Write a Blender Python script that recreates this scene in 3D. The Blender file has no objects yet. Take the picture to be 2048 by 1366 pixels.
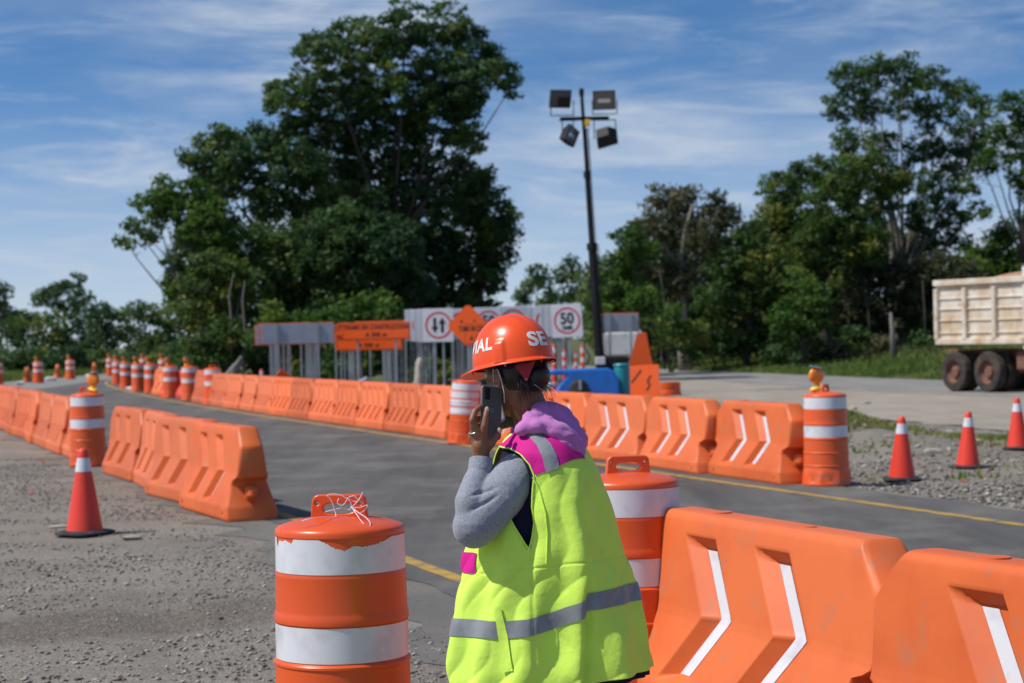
import bpy, math, random
import numpy as np
from mathutils import Vector, Matrix, noise
random.seed(7); rng = np.random.default_rng(7)
R = math.radians
scene = bpy.context.scene
COL = scene.collection

# ------------------------------------------------------------------ camera
H = 1.65
F_PX = 3982.0
ROLL = R(-1.2)
PITCH = -5.0 / F_PX
cam_d = bpy.data.cameras.new('camera'); cam = bpy.data.objects.new('camera', cam_d); COL.objects.link(cam)
scene.camera = cam
cam_d.lens = 70.0; cam_d.sensor_width = 36.0
cam_d.clip_start = 0.1; cam_d.clip_end = 8000
cam.matrix_world = Matrix.Translation((0, 0, H)) @ Matrix.Rotation(math.pi/2 + PITCH, 4, 'X') @ Matrix.Rotation(ROLL, 4, 'Z')
cam_d.dof.use_dof = True; cam_d.dof.focus_distance = 6.25; cam_d.dof.aperture_fstop = 5.4; cam_d.dof.aperture_blades = 7
CM = cam.matrix_world.to_3x3()

def W(px, py, Y):
    """point of the place seen at photo pixel (px,py) whose distance along +Y is Y"""
    r = CM @ Vector(((px-1024)/F_PX, -(py-683)/F_PX, -1.0))
    return Vector((0, 0, H)) + r * (Y / r.y)
def G(px, py, z=0.0):
    r = CM @ Vector(((px-1024)/F_PX, -(py-683)/F_PX, -1.0))
    return Vector((0, 0, H)) + r * ((z-H) / r.z)

# ------------------------------------------------------------------ sun + sky
SUN_DIR = Vector((-0.965, -0.25, 0)).normalized()
EL = R(52)
sun_d = bpy.data.lights.new('sun', 'SUN'); sun_d.energy = 4.3; sun_d.angle = R(0.53); sun_d.color = (1.0, 0.955, 0.89)
sun = bpy.data.objects.new('sun', sun_d); COL.objects.link(sun)
sv = Vector((SUN_DIR.x*math.cos(EL), SUN_DIR.y*math.cos(EL), math.sin(EL)))
sun.rotation_euler = sv.to_track_quat('Z', 'Y').to_euler()
world = bpy.data.worlds.new('World'); scene.world = world; world.use_nodes = True
wt = world.node_tree; wt.nodes.clear()
def N(t, typ, **kw):
    n = t.nodes.new(typ)
    for k, v in kw.items():
        if k in n.inputs: n.inputs[k].default_value = v
        else: setattr(n, k, v)
    return n
L = lambda t, a, b: t.links.new(a, b)
wo = N(wt, 'ShaderNodeOutputWorld'); bg = N(wt, 'ShaderNodeBackground', Strength=0.125)
sky = N(wt, 'ShaderNodeTexSky', sky_type='NISHITA', sun_disc=False)
sky.sun_elevation = EL; sky.sun_rotation = math.atan2(SUN_DIR.x, SUN_DIR.y)
sky.air_density = 1.0; sky.dust_density = 0.6; sky.ozone_density = 2.5
tc = N(wt, 'ShaderNodeTexCoord'); sx = N(wt, 'ShaderNodeSeparateXYZ'); L(wt, tc.outputs['Generated'], sx.inputs[0])
def M(t, op, a, b=None, c=None):
    n = t.nodes.new('ShaderNodeMath'); n.operation = op
    for i, v in enumerate((a, b, c)):
        if v is None: continue
        if isinstance(v, (int, float)): n.inputs[i].default_value = v
        else: t.links.new(v, n.inputs[i])
    return n.outputs[0]
zz = M(wt, 'MULTIPLY_ADD', sx.outputs[2], 2.6, 0.05)
cx = N(wt, 'ShaderNodeCombineXYZ'); L(wt, sx.outputs[0], cx.inputs[0]); L(wt, sx.outputs[1], cx.inputs[1]); L(wt, zz, cx.inputs[2])
vn = N(wt, 'ShaderNodeVectorMath', operation='NORMALIZE'); L(wt, cx.outputs[0], vn.inputs[0]); L(wt, vn.outputs[0], sky.inputs[0])
# thin cirrus: streaks laid out by bearing and elevation
az = M(wt, 'ARCTAN2', sx.outputs[0], sx.outputs[1])
def streak(sx_, sz_, rot, off, scale, det, lo, hi, dist=0.6):
    c = N(wt, 'ShaderNodeCombineXYZ'); L(wt, az, c.inputs[0]); L(wt, sx.outputs[2], c.inputs[1])
    mp = N(wt, 'ShaderNodeMapping'); L(wt, c.outputs[0], mp.inputs[0])
    mp.inputs['Rotation'].default_value = (0, 0, rot); mp.inputs['Scale'].default_value = (sx_, sz_, 1); mp.inputs['Location'].default_value = off
    n = N(wt, 'ShaderNodeTexNoise', Scale=scale, Detail=det, Roughness=0.62, Distortion=dist); L(wt, mp.outputs[0], n.inputs['Vector'])
    r = N(wt, 'ShaderNodeMapRange', interpolation_type='SMOOTHSTEP'); L(wt, n.outputs[0], r.inputs[0])
    r.inputs[1].default_value = lo; r.inputs[2].default_value = hi
    return r.outputs[0]
s1 = streak(2.6, 12.0, 0.12, (1.3, 4.0, 0), 2.4, 8, 0.42, 0.70, 0.5)
s2 = streak(5.0, 34.0, 0.16, (3.1, 1.0, 0), 2.0, 9, 0.46, 0.78, 0.9)
s3 = streak(1.9, 5.0, 0.25, (5.2, 8.4, 0), 1.7, 4, 0.34, 0.60, 0.2)
low = N(wt, 'ShaderNodeMapRange', interpolation_type='SMOOTHSTEP'); L(wt, sx.outputs[2], low.inputs[0])
low.inputs[1].default_value = 0.14; low.inputs[2].default_value = 0.0
a = M(wt, 'MULTIPLY', s1, s3); a = M(wt, 'MULTIPLY', a, 0.95)
b = M(wt, 'MULTIPLY', s2, 0.45)
s4 = streak(2.0, 5.5, 0.10, (2.9, 6.3, 0), 1.5, 5, 0.45, 0.75, 0.3)
c_ = M(wt, 'ADD', a, b); c_ = M(wt, 'ADD', c_, M(wt, 'MULTIPLY', s4, 0.30)); c_ = M(wt, 'MULTIPLY', c_, 0.85)
hi_ = N(wt, 'ShaderNodeMapRange', interpolation_type='SMOOTHSTEP'); L(wt, sx.outputs[2], hi_.inputs[0])
hi_.inputs[1].default_value = 0.20; hi_.inputs[2].default_value = 0.45; hi_.inputs[3].default_value = 1.0; hi_.inputs[4].default_value = 0.12
c_ = M(wt, 'MULTIPLY', c_, hi_.outputs[0])
hz = M(wt, 'MULTIPLY', low.outputs[0], 0.68)
c_ = M(wt, 'ADD', c_, hz)
c_ = M(wt, 'MINIMUM', c_, 0.8)
mix = N(wt, 'ShaderNodeMix', data_type='RGBA'); L(wt, c_, mix.inputs[0]); hsv = N(wt, 'ShaderNodeHueSaturation', Saturation=1.25, Value=1.05); L(wt, sky.outputs[0], hsv.inputs['Color']); L(wt, hsv.outputs[0], mix.inputs[6]); mix.inputs[7].default_value = (4.3, 4.9, 5.8, 1)
L(wt, mix.outputs[2], bg.inputs[0]); L(wt, bg.outputs[0], wo.inputs[0])
scene.view_settings.view_transform = 'Standard'; scene.view_settings.look = 'None'
scene.view_settings.exposure = 0.0; scene.view_settings.gamma = 1.0
scene.render.engine = 'CYCLES'
scene.cycles.max_bounces = 6; scene.cycles.transparent_max_bounces = 6; scene.cycles.use_denoising = True

# ------------------------------------------------------------------ materials
def principled(name, col, rough=0.5, spec=0.5, metal=0.0, **kw):
    m = bpy.data.materials.new(name); m.use_nodes = True
    b = m.node_tree.nodes['Principled BSDF']
    b.inputs['Base Color'].default_value = (*col, 1); b.inputs['Roughness'].default_value = rough
    b.inputs['Metallic'].default_value = metal; b.inputs['Specular IOR Level'].default_value = spec
    for k, v in kw.items(): b.inputs[k.replace('_', ' ')].default_value = v
    return m
def vary(m, col2, scale=3.0, lo=0.4, hi=0.65, detail=6, bump=0.0, bscale=60.0, coord='Object', stretch=(1, 1, 1), bdist=0.01, rough2=None):
    """procedural variation: mixes a second colour by noise and adds fine bump"""
    t = m.node_tree; p = t.nodes['Principled BSDF']
    tcn = t.nodes.new('ShaderNodeTexCoord'); mp = t.nodes.new('ShaderNodeMapping'); mp.inputs['Scale'].default_value = stretch
    t.links.new(tcn.outputs[coord], mp.inputs[0])
    n = N(t, 'ShaderNodeTexNoise', Scale=scale, Detail=detail, Roughness=0.6); t.links.new(mp.outputs[0], n.inputs['Vector'])
    r = N(t, 'ShaderNodeMapRange'); t.links.new(n.outputs[0], r.inputs[0]); r.inputs[1].default_value = lo; r.inputs[2].default_value = hi
    mx = N(t, 'ShaderNodeMix', data_type='RGBA'); t.links.new(r.outputs[0], mx.inputs[0])
    src = p.inputs['Base Color']
    if src.is_linked: t.links.new(src.links[0].from_socket, mx.inputs[6])
    else: mx.inputs[6].default_value = src.default_value
    mx.inputs[7].default_value = (*col2, 1); t.links.new(mx.outputs[2], src)
    if rough2 is not None:
        rr = N(t, 'ShaderNodeMapRange'); t.links.new(n.outputs[0], rr.inputs[0]); rr.inputs[1].default_value = lo; rr.inputs[2].default_value = hi
        rr.inputs[3].default_value = p.inputs['Roughness'].default_value; rr.inputs[4].default_value = rough2; t.links.new(rr.outputs[0], p.inputs['Roughness'])
    if bump:
        n2 = N(t, 'ShaderNodeTexNoise', Scale=bscale, Detail=5); t.links.new(mp.outputs[0], n2.inputs['Vector'])
        bp = N(t, 'ShaderNodeBump', Strength=bump, Distance=bdist); t.links.new(n2.outputs[0], bp.inputs['Height'])
        t.links.new(bp.outputs[0], p.inputs['Normal'])
    return m
MT = {}
MT['barrier'] = vary(vary(principled('barrier_plastic', (0.75, 0.155, 0.034), 0.5, 0.35), (0.64, 0.115, 0.026), 2.2, 0.42, 0.7, 4, coord='Object'), (0.40, 0.19, 0.11), 6.0, 0.57, 0.82, 10, bump=0.12, bscale=220, bdist=0.002)
def per_object(m, amt=0.16, fade=(0.78, 0.24, 0.11), fmax=0.35):
    """each copy has its own age: slightly faded or darker plastic"""
    t = m.node_tree; p = t.nodes['Principled BSDF']; oi = t.nodes.new('ShaderNodeObjectInfo'); src = p.inputs['Base Color'].links[0].from_socket
    hs = N(t, 'ShaderNodeHueSaturation'); t.links.new(src, hs.inputs['Color']); t.links.new(M(t, 'MULTIPLY_ADD', oi.outputs['Random'], amt*2, 1-amt*1.3), hs.inputs['Value'])
    mx = N(t, 'ShaderNodeMix', data_type='RGBA'); fr_ = M(t, 'FRACT', M(t, 'MULTIPLY', oi.outputs['Random'], 7.31)); t.links.new(M(t, 'MULTIPLY', fr_, fmax), mx.inputs[0]); t.links.new(hs.outputs[0], mx.inputs[6]); mx.inputs[7].default_value = (*fade, 1); t.links.new(mx.outputs[2], p.inputs['Base Color'])
per_object(MT['barrier'])
MT['barrier_red'] = vary(principled('barrier_red_plastic', (0.80, 0.09, 0.05), 0.42), (0.6, 0.08, 0.05), 3.0, 0.5, 0.8)
MT['drum'] = vary(vary(principled('drum_plastic', (0.80, 0.095, 0.010), 0.34), (0.72, 0.075, 0.012), 2.5, 0.4, 0.7, 4), (0.42, 0.13, 0.06), 6.0, 0.66, 0.9, 9, bump=0.06, bscale=180, bdist=0.002)
per_object(MT['drum'], .10, (.72, .16, .05), .3)
MT['drum_dirty'] = vary(principled('drum_plastic_dirty', (0.80, 0.11, 0.02), 0.4), (0.30, 0.17, 0.11), 5.0, 0.52, 0.74, 9, stretch=(1, 1, 3.5))
MT['cone'] = vary(principled('cone_pvc', (0.78, 0.048, 0.022), 0.46), (0.62, 0.055, 0.03), 4.0, 0.45, 0.75)
MT['rubber'] = vary(principled('black_rubber', (0.02, 0.02, 0.022), 0.75), (0.09, 0.08, 0.07), 9.0, 0.5, 0.75, bump=0.2)
def sheeting(name, col):
    m = principled(name, col, 0.28, 0.6)
    t = m.node_tree; p = t.nodes['Principled BSDF']
    tcn = t.nodes.new('ShaderNodeTexCoord')
    v = N(t, 'ShaderNodeTexVoronoi', Scale=170.0); t.links.new(tcn.outputs['Object'], v.inputs['Vector'])
    bp = N(t, 'ShaderNodeBump', Strength=0.12, Distance=0.001); t.links.new(v.outputs['Distance'], bp.inputs['Height']); t.links.new(bp.outputs[0], p.inputs['Normal'])
    n = N(t, 'ShaderNodeTexNoise', Scale=9.0, Detail=8.0); t.links.new(tcn.outputs['Object'], n.inputs['Vector'])
    r = N(t, 'ShaderNodeMapRange'); t.links.new(n.outputs[0], r.inputs[0]); r.inputs[1].default_value = 0.5; r.inputs[2].default_value = 0.8
    mx = N(t, 'ShaderNodeMix', data_type='RGBA'); t.links.new(r.outputs[0], mx.inputs[0]); mx.inputs[6].default_value = (*col, 1)
    mx.inputs[7].default_value = (col[0]*.72, col[1]*.70, col[2]*.68, 1); t.links.new(mx.outputs[2], p.inputs['Base Color'])
    return m
MT['sheet'] = sheeting('reflective_sheeting', (0.70, 0.71, 0.74))
MT['amber'] = principled('amber_lens', (0.85, 0.24, 0.01), 0.2, Transmission_Weight=0.0, Coat_Weight=0.4)
MT['yellow'] = vary(principled('yellow_plastic', (0.85, 0.52, 0.02), 0.35), (0.6, 0.4, 0.05), 20, 0.5, 0.8)
MT['solar'] = principled('solar_panel', (0.22, 0.38, 0.60), 0.15)
MT['galv'] = vary(principled('galvanised_steel', (0.38, 0.41, 0.44), 0.42, metal=0.55), (0.26, 0.28, 0.31), 6, 0.4, 0.7, stretch=(1, 1, 0.3))
MT['signback'] = vary(principled('sign_back_metal', (0.36, 0.40, 0.44), 0.45, metal=0.4), (0.28, 0.32, 0.35), 3, 0.4, 0.7)
MT['sign_orange'] = vary(principled('orange_sign_face', (0.86, 0.11, 0.008), 0.4), (0.74, 0.09, 0.01), 3, 0.5, 0.75)
MT['sign_white'] = vary(principled('white_sign_face', (0.66, 0.67, 0.70), 0.4), (0.52, 0.52, 0.54), 4, 0.5, 0.8)
MT['sign_red'] = principled('sign_red', (0.58, 0.02, 0.03), 0.4)
MT['sign_black'] = principled('sign_black', (0.012, 0.012, 0.014), 0.45)
MT['black'] = vary(principled('black_paint', (0.009, 0.009, 0.011), 0.6, 0.25), (0.018, 0.018, 0.02), 5, 0.5, 0.7)
MT['lampbody'] = vary(principled('lamp_housing', (0.011, 0.011, 0.013), 0.6, 0.3), (0.02, 0.02, 0.022), 6, 0.5, 0.7)
MT['lampglass'] = principled('lamp_glass', (0.10, 0.095, 0.085), 0.08, 0.8)
MT['reflector'] = principled('lamp_reflector', (0.75, 0.76, 0.76), 0.15, metal=0.8)
MT['blue'] = vary(principled('blue_plastic', (0.015, 0.16, 0.55), 0.35), (0.02, 0.12, 0.40), 3, 0.45, 0.7)
MT['teal'] = vary(principled('teal_plastic', (0.02, 0.27, 0.30), 0.4), (0.02, 0.2, 0.24), 4, 0.45, 0.7)
MT['white'] = vary(principled('white_paint', (0.62, 0.62, 0.62), 0.4), (0.42, 0.38, 0.32), 3, 0.5, 0.75)
MT['truckbed'] = vary(vary(principled('dusty_cream_paint', (0.65, 0.61, 0.53), 0.5), (0.48, 0.34, 0.20), 1.1, 0.38, 0.68, 8, stretch=(1.4, 1, 1)), (0.34, 0.15, 0.06), 5.0, 0.55, 0.78, 8)
MT['rust'] = vary(principled('dusty_red_steel', (0.20, 0.10, 0.065), 0.8), (0.12, 0.05, 0.035), 6, 0.4, 0.7)
MT['tyre'] = vary(principled('tyre_rubber', (0.022, 0.021, 0.02), 0.8), (0.10, 0.065, 0.045), 6, 0.42, 0.75, bump=0.3)
MT['glass'] = principled('dark_glass', (0.015, 0.02, 0.025), 0.05, 0.8)
MT['soil'] = vary(principled('red_soil_load', (0.34, 0.17, 0.075), 0.95), (0.5, 0.33, 0.2), 3, 0.4, 0.65, bump=0.6, bscale=12, bdist=0.05)
MT['rock'] = vary(principled('limestone', (0.42, 0.38, 0.32), 0.9), (0.27, 0.23, 0.19), 6, 0.4, 0.7, bump=0.5, bscale=30, bdist=0.02)
MT['gravelstone'] = vary(principled('gravel_stone', (0.33, 0.305, 0.27), 0.95), (0.16, 0.145, 0.125), 5, 0.35, 0.65)
def tint_ramp(m, stops):
    t = m.node_tree; at = N(t, 'ShaderNodeAttribute'); at.attribute_name = 'tint'; cr = N(t, 'ShaderNodeValToRGB'); t.links.new(at.outputs['Fac'], cr.inputs[0]); e = cr.color_ramp.elements
    e[0].position, e[0].color = stops[0][0], (*stops[0][1], 1); e[1].position, e[1].color = stops[-1][0], (*stops[-1][1], 1)
    for p_, c in stops[1:-1]: k = e.new(p_); k.color = (*c, 1)
    t.links.new(cr.outputs[0], t.nodes['Principled BSDF'].inputs['Base Color']); return m
MT['gravelstone'] = tint_ramp(principled('gravel_stone', (0.3, 0.27, 0.24), 0.95, 0.2), [(0.0, (0.10, 0.088, 0.074)), (0.45, (0.20, 0.182, 0.155)), (0.8, (0.32, 0.29, 0.25)), (1.0, (0.52, 0.48, 0.41))])
MT['string'] = principled('pink_white_string', (0.78, 0.62, 0.68), 0.6)
MT['line'] = vary(principled('yellow_line_paint', (0.46, 0.28, 0.06), 0.8, 0.2), (0.15, 0.135, 0.11), 5.0, 0.46, 0.68, 10, bump=0.3, bscale=150, bdist=0.003)
MT['bag'] = principled('white_sack', (0.55, 0.55, 0.54), 0.8)
# person
MT['vest'] = vary(principled('lime_vest_fabric', (0.68, 0.97, 0.12), 0.75, 0.2, Sheen_Weight=0.1), (0.58, 0.84, 0.11), 4.0, 0.45, 0.75, 6, bump=0.5, bscale=10, bdist=0.016)
MT['magenta'] = vary(principled('magenta_fabric', (0.62, 0.012, 0.25), 0.7, 0.2), (0.5, 0.015, 0.2), 9, 0.5, 0.7, bump=0.25, bscale=30, bdist=0.006)
MT['greystrip'] = vary(principled('grey_reflective_tape', (0.25, 0.265, 0.28), 0.42, 0.4), (0.19, 0.20, 0.21), 14, 0.4, 0.7, bump=0.3, bscale=30, bdist=0.006)
MT['heather'] = vary(principled('grey_heather_jersey', (0.31, 0.33, 0.37), 0.95, 0.1, Sheen_Weight=0.3), (0.21, 0.225, 0.26), 260, 0.42, 0.60, 3, bump=0.35, bscale=22, bdist=0.010)
MT['lining'] = principled('navy_fabric', (0.018, 0.016, 0.035), 0.9, 0.1)
MT['hood'] = vary(principled('orchid_pink_jersey', (0.55, 0.20, 0.50), 0.95, 0.1, Sheen_Weight=0.25), (0.46, 0.16, 0.42), 12, 0.4, 0.65, 5, bump=0.35, bscale=26, bdist=0.009)
MT['skin'] = vary(principled('brown_skin', (0.27, 0.122, 0.062), 0.5, 0.4, Subsurface_Weight=0.06), (0.20, 0.082, 0.044), 22, 0.42, 0.7, 6, bump=0.2, bscale=160, bdist=0.0015)
MT['hair'] = vary(principled('black_hair', (0.010, 0.007, 0.006), 0.42, 0.5), (0.022, 0.013, 0.010), 40, 0.4, 0.6, 4, bump=0.6, bscale=90, stretch=(1, 1, 0.15), bdist=0.004)
MT['helmet'] = vary(principled('orange_helmet_shell', (0.84, 0.085, 0.008), 0.30, 0.45, Coat_Weight=0.12), (0.76, 0.075, 0.012), 9, 0.5, 0.75)
MT['helmet_white'] = principled('white_letters', (0.75, 0.72, 0.68), 0.5)
MT['harness'] = principled('red_harness', (0.33, 0.010, 0.010), 0.6)
MT['mask'] = vary(principled('face_mask', (0.34, 0.35, 0.33), 0.9), (0.28, 0.29, 0.27), 10, 0.4, 0.6)
MT['loop'] = principled('white_cord', (0.6, 0.58, 0.56), 0.7)
MT['phone'] = principled('phone_case', (0.085, 0.072, 0.052), 0.38, 0.35, Coat_Weight=0.12)
MT['nail'] = principled('nail', (0.60, 0.45, 0.34), 0.25)
MT['jeans'] = vary(principled('dark_trousers', (0.03, 0.04, 0.07), 0.9), (0.05, 0.06, 0.09), 14, 0.4, 0.6)
MT['boot'] = principled('brown_boot', (0.10, 0.055, 0.03), 0.6)

def leaf_mat(name, c1, c2, c3):
    m = bpy.data.materials.new(name); m.use_nodes = True; t = m.node_tree; t.nodes.clear()
    o = N(t, 'ShaderNodeOutputMaterial'); at = N(t, 'ShaderNodeAttribute'); at.attribute_name = 'tint'
    cr = N(t, 'ShaderNodeValToRGB'); t.links.new(at.outputs['Fac'], cr.inputs[0])
    e = cr.color_ramp.elements; e[0].position = 0.0; e[0].color = (*c1, 1); e[1].position = 1.0; e[1].color = (*c3, 1)
    k = e.new(0.55); k.color = (*c2, 1)
    d = N(t, 'ShaderNodeBsdfPrincipled', Roughness=0.6); d.inputs['Specular IOR Level'].default_value = 0.25
    tr = N(t, 'ShaderNodeBsdfTranslucent'); ms = N(t, 'ShaderNodeMixShader'); ms.inputs[0].default_value = 0.36
    hs = N(t, 'ShaderNodeHueSaturation', Value=1.6); t.links.new(cr.outputs[0], hs.inputs['Color'])
    t.links.new(cr.outputs[0], d.inputs['Base Color']); t.links.new(hs.outputs[0], tr.inputs[0])
    t.links.new(d.outputs[0], ms.inputs[1]); t.links.new(tr.outputs[0], ms.inputs[2]); t.links.new(ms.outputs[0], o.inputs[0])
    return m
MT['leaf'] = leaf_mat('leaf_green', (0.032, 0.072, 0.018), (0.068, 0.125, 0.024), (0.18, 0.19, 0.03))
MT['leaf_dark'] = leaf_mat('leaf_dark_green', (0.026, 0.062, 0.022), (0.055, 0.112, 0.030), (0.13, 0.18, 0.036))
MT['leaf_bright'] = leaf_mat('leaf_bright_green', (0.030, 0.075, 0.012), (0.065, 0.135, 0.018), (0.14, 0.20, 0.03))
MT['leaf_dry'] = leaf_mat('leaf_olive', (0.040, 0.050, 0.022), (0.075, 0.085, 0.035), (0.15, 0.13, 0.06))
MT['grass'] = leaf_mat('grass_blades', (0.075, 0.130, 0.025), (0.140, 0.200, 0.040), (0.28, 0.26, 0.10))
MT['bark'] = vary(principled('bark', (0.085, 0.073, 0.058), 0.9), (0.04, 0.035, 0.03), 4, 0.35, 0.65, bump=0.5, bscale=12, bdist=0.03, stretch=(1, 1, 0.3))
MT['bark_pale'] = vary(principled('pale_bark', (0.22, 0.195, 0.165), 0.9), (0.10, 0.09, 0.075), 3, 0.4, 0.7, bump=0.5, bscale=12, bdist=0.03, stretch=(1, 1, 0.3))

def ground_mat(name, ca, cb, cc, stone=(0.36, 0.33, 0.29), s_amt=0.55, stone_scale=38.0, track=False):
    m = principled(name, ca, 0.95, 0.2); t = m.node_tree; p = t.nodes['Principled BSDF']
    tcn = t.nodes.new('ShaderNodeTexCoord')
    def ns(sc, det, rough=0.6, st=(1, 1, 1), rot=0):
        mp = t.nodes.new('ShaderNodeMapping'); mp.inputs['Scale'].default_value = st; mp.inputs['Rotation'].default_value = (0, 0, rot); t.links.new(tcn.outputs['Object'], mp.inputs[0])
        n = N(t, 'ShaderNodeTexNoise', Scale=sc, Detail=det, Roughness=rough); t.links.new(mp.outputs[0], n.inputs['Vector']); return n.outputs[0]
    def rmp(v, lo, hi):
        r = N(t, 'ShaderNodeMapRange'); t.links.new(v, r.inputs[0]); r.inputs[1].default_value = lo; r.inputs[2].default_value = hi; return r.outputs[0]
    def mixc(f, a_, b_):
        x = N(t, 'ShaderNodeMix', data_type='RGBA'); t.links.new(f, x.inputs[0])
        for v, s in ((a_, x.inputs[6]), (b_, x.inputs[7])):
            if isinstance(v, tuple): s.default_value = (*v, 1)
            else: t.links.new(v, s)
        return x.outputs[2]
    c1 = mixc(rmp(ns(0.55, 8), 0.38, 0.64), ca, cb)
    c2 = mixc(rmp(ns(2.2, 8, 0.7), 0.5, 0.75), c1, cc)
    if track:   # compacted brown wheel track crossing the gravel near the camera
        sp_ = N(t, 'ShaderNodeSeparateXYZ'); t.links.new(tcn.outputs['Object'], sp_.inputs[0])
        q_ = M(t, 'ADD', M(t, 'MULTIPLY_ADD', sp_.outputs[0], -0.42, -13.0), sp_.outputs[1]); q_ = M(t, 'ADD', q_, M(t, 'MULTIPLY_ADD', ns(1.5, 6), 0.9, -0.45)); q_ = M(t, 'ABSOLUTE', q_)
        near_ = M(t, 'MULTIPLY', rmp(q_, 0.85, 0.45), rmp(sp_.outputs[0], -0.9, -1.7))
        c2 = mixc(M(t, 'MULTIPLY', near_, 0.85), c2, (0.105, 0.085, 0.064))
    v = N(t, 'ShaderNodeTexVoronoi', Scale=stone_scale); t.links.new(tcn.outputs['Object'], v.inputs['Vector'])
    sep = N(t, 'ShaderNodeSeparateColor'); t.links.new(v.outputs['Color'], sep.inputs[0])
    pick = M(t, 'GREATER_THAN', sep.outputs[0], 1 - s_amt * 0.6)
    near = rmp(v.outputs['Distance'], 0.5, 0.3)
    c3 = mixc(M(t, 'MULTIPLY', M(t, 'MULTIPLY', pick, near), 0.75), c2, stone)
    t.links.new(c3, p.inputs['Base Color'])
    hh = M(t, 'ADD', M(t, 'MULTIPLY', v.outputs['Distance'], -0.18), ns(14, 9, 0.75))
    bp = N(t, 'ShaderNodeBump', Strength=0.6, Distance=0.018); t.links.new(hh, bp.inputs['Height']); t.links.new(bp.outputs[0], p.inputs['Normal'])
    return m
MT['ground'] = ground_mat('gravel_dirt', (0.168, 0.146, 0.118), (0.235, 0.205, 0.165), (0.120, 0.101, 0.080), stone=(0.42, 0.39, 0.34), s_amt=.85, stone_scale=70.0, track=True)
MT['grassland'] = ground_mat('grassy_ground', (0.075, 0.095, 0.03), (0.11, 0.12, 0.045), (0.14, 0.12, 0.07), stone=(0.12, 0.15, 0.04), s_amt=0.2)
def asphalt(name, ca, cb, dust, dl=0.52, dh=0.72):
    m = principled(name, ca, 0.92, 0.12); t = m.node_tree; p = t.nodes['Principled BSDF']
    tcn = t.nodes.new('ShaderNodeTexCoord')
    mp = t.nodes.new('ShaderNodeMapping'); mp.inputs['Rotation'].default_value = (0, 0, -R(19)); mp.inputs['Scale'].default_value = (1.0, 0.10, 1); t.links.new(tcn.outputs['Object'], mp.inputs[0])
    n1 = N(t, 'ShaderNodeTexNoise', Scale=1.1, Detail=6.0, Roughness=0.6); t.links.new(mp.outputs[0], n1.inputs['Vector'])
    r1 = N(t, 'ShaderNodeMapRange'); t.links.new(n1.outputs[0], r1.inputs[0]); r1.inputs[1].default_value = 0.36; r1.inputs[2].default_value = 0.66
    x1 = N(t, 'ShaderNodeMix', data_type='RGBA'); t.links.new(r1.outputs[0], x1.inputs[0]); x1.inputs[6].default_value = (*ca, 1); x1.inputs[7].default_value = (*cb, 1)
    n2 = N(t, 'ShaderNodeTexNoise', Scale=0.7, Detail=10.0, Roughness=0.7); t.links.new(tcn.outputs['Object'], n2.inputs['Vector'])
    r2 = N(t, 'ShaderNodeMapRange'); t.links.new(n2.outputs[0], r2.inputs[0]); r2.inputs[1].default_value = dl; r2.inputs[2].default_value = dh
    x2 = N(t, 'ShaderNodeMix', data_type='RGBA'); t.links.new(r2.outputs[0], x2.inputs[0]); t.links.new(x1.outputs[2], x2.inputs[6]); x2.inputs[7].default_value = (*dust, 1)
    n3 = N(t, 'ShaderNodeTexNoise', Scale=120.0, Detail=4.0, Roughness=0.8); t.links.new(tcn.outputs['Object'], n3.inputs['Vector'])
    hs = N(t, 'ShaderNodeHueSaturation'); t.links.new(x2.outputs[2], hs.inputs['Color'])
    r3 = N(t, 'ShaderNodeMapRange'); t.links.new(n3.outputs[0], r3.inputs[0]); r3.inputs[1].default_value = 0.3; r3.inputs[2].default_value = 0.7; r3.inputs[3].default_value = 0.72; r3.inputs[4].default_value = 1.30
    t.links.new(r3.outputs[0], hs.inputs['Value']); t.links.new(hs.outputs[0], p.inputs['Base Color'])
    bp = N(t, 'ShaderNodeBump', Strength=0.6, Distance=0.008); t.links.new(n3.outputs[0], bp.inputs['Height']); t.links.new(bp.outputs[0], p.inputs['Normal'])
    return m
MT['asphalt'] = asphalt('asphalt', (0.086, 0.083, 0.078), (0.145, 0.139, 0.129), (0.21, 0.193, 0.165), 0.48, 0.76)
MT['worn'] = asphalt('worn_asphalt', (0.130, 0.122, 0.110), (0.175, 0.163, 0.144), (0.21, 0.19, 0.16), 0.42, 0.68)
MT['pale'] = asphalt('pale_road', (0.20, 0.192, 0.178), (0.26, 0.247, 0.222), (0.32, 0.29, 0.245), 0.46, 0.7)
MT['shoulder'] = asphalt('dusty_shoulder', (0.31, 0.268, 0.212), (0.36, 0.315, 0.25), (0.25, 0.215, 0.17), 0.46, 0.7)

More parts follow.
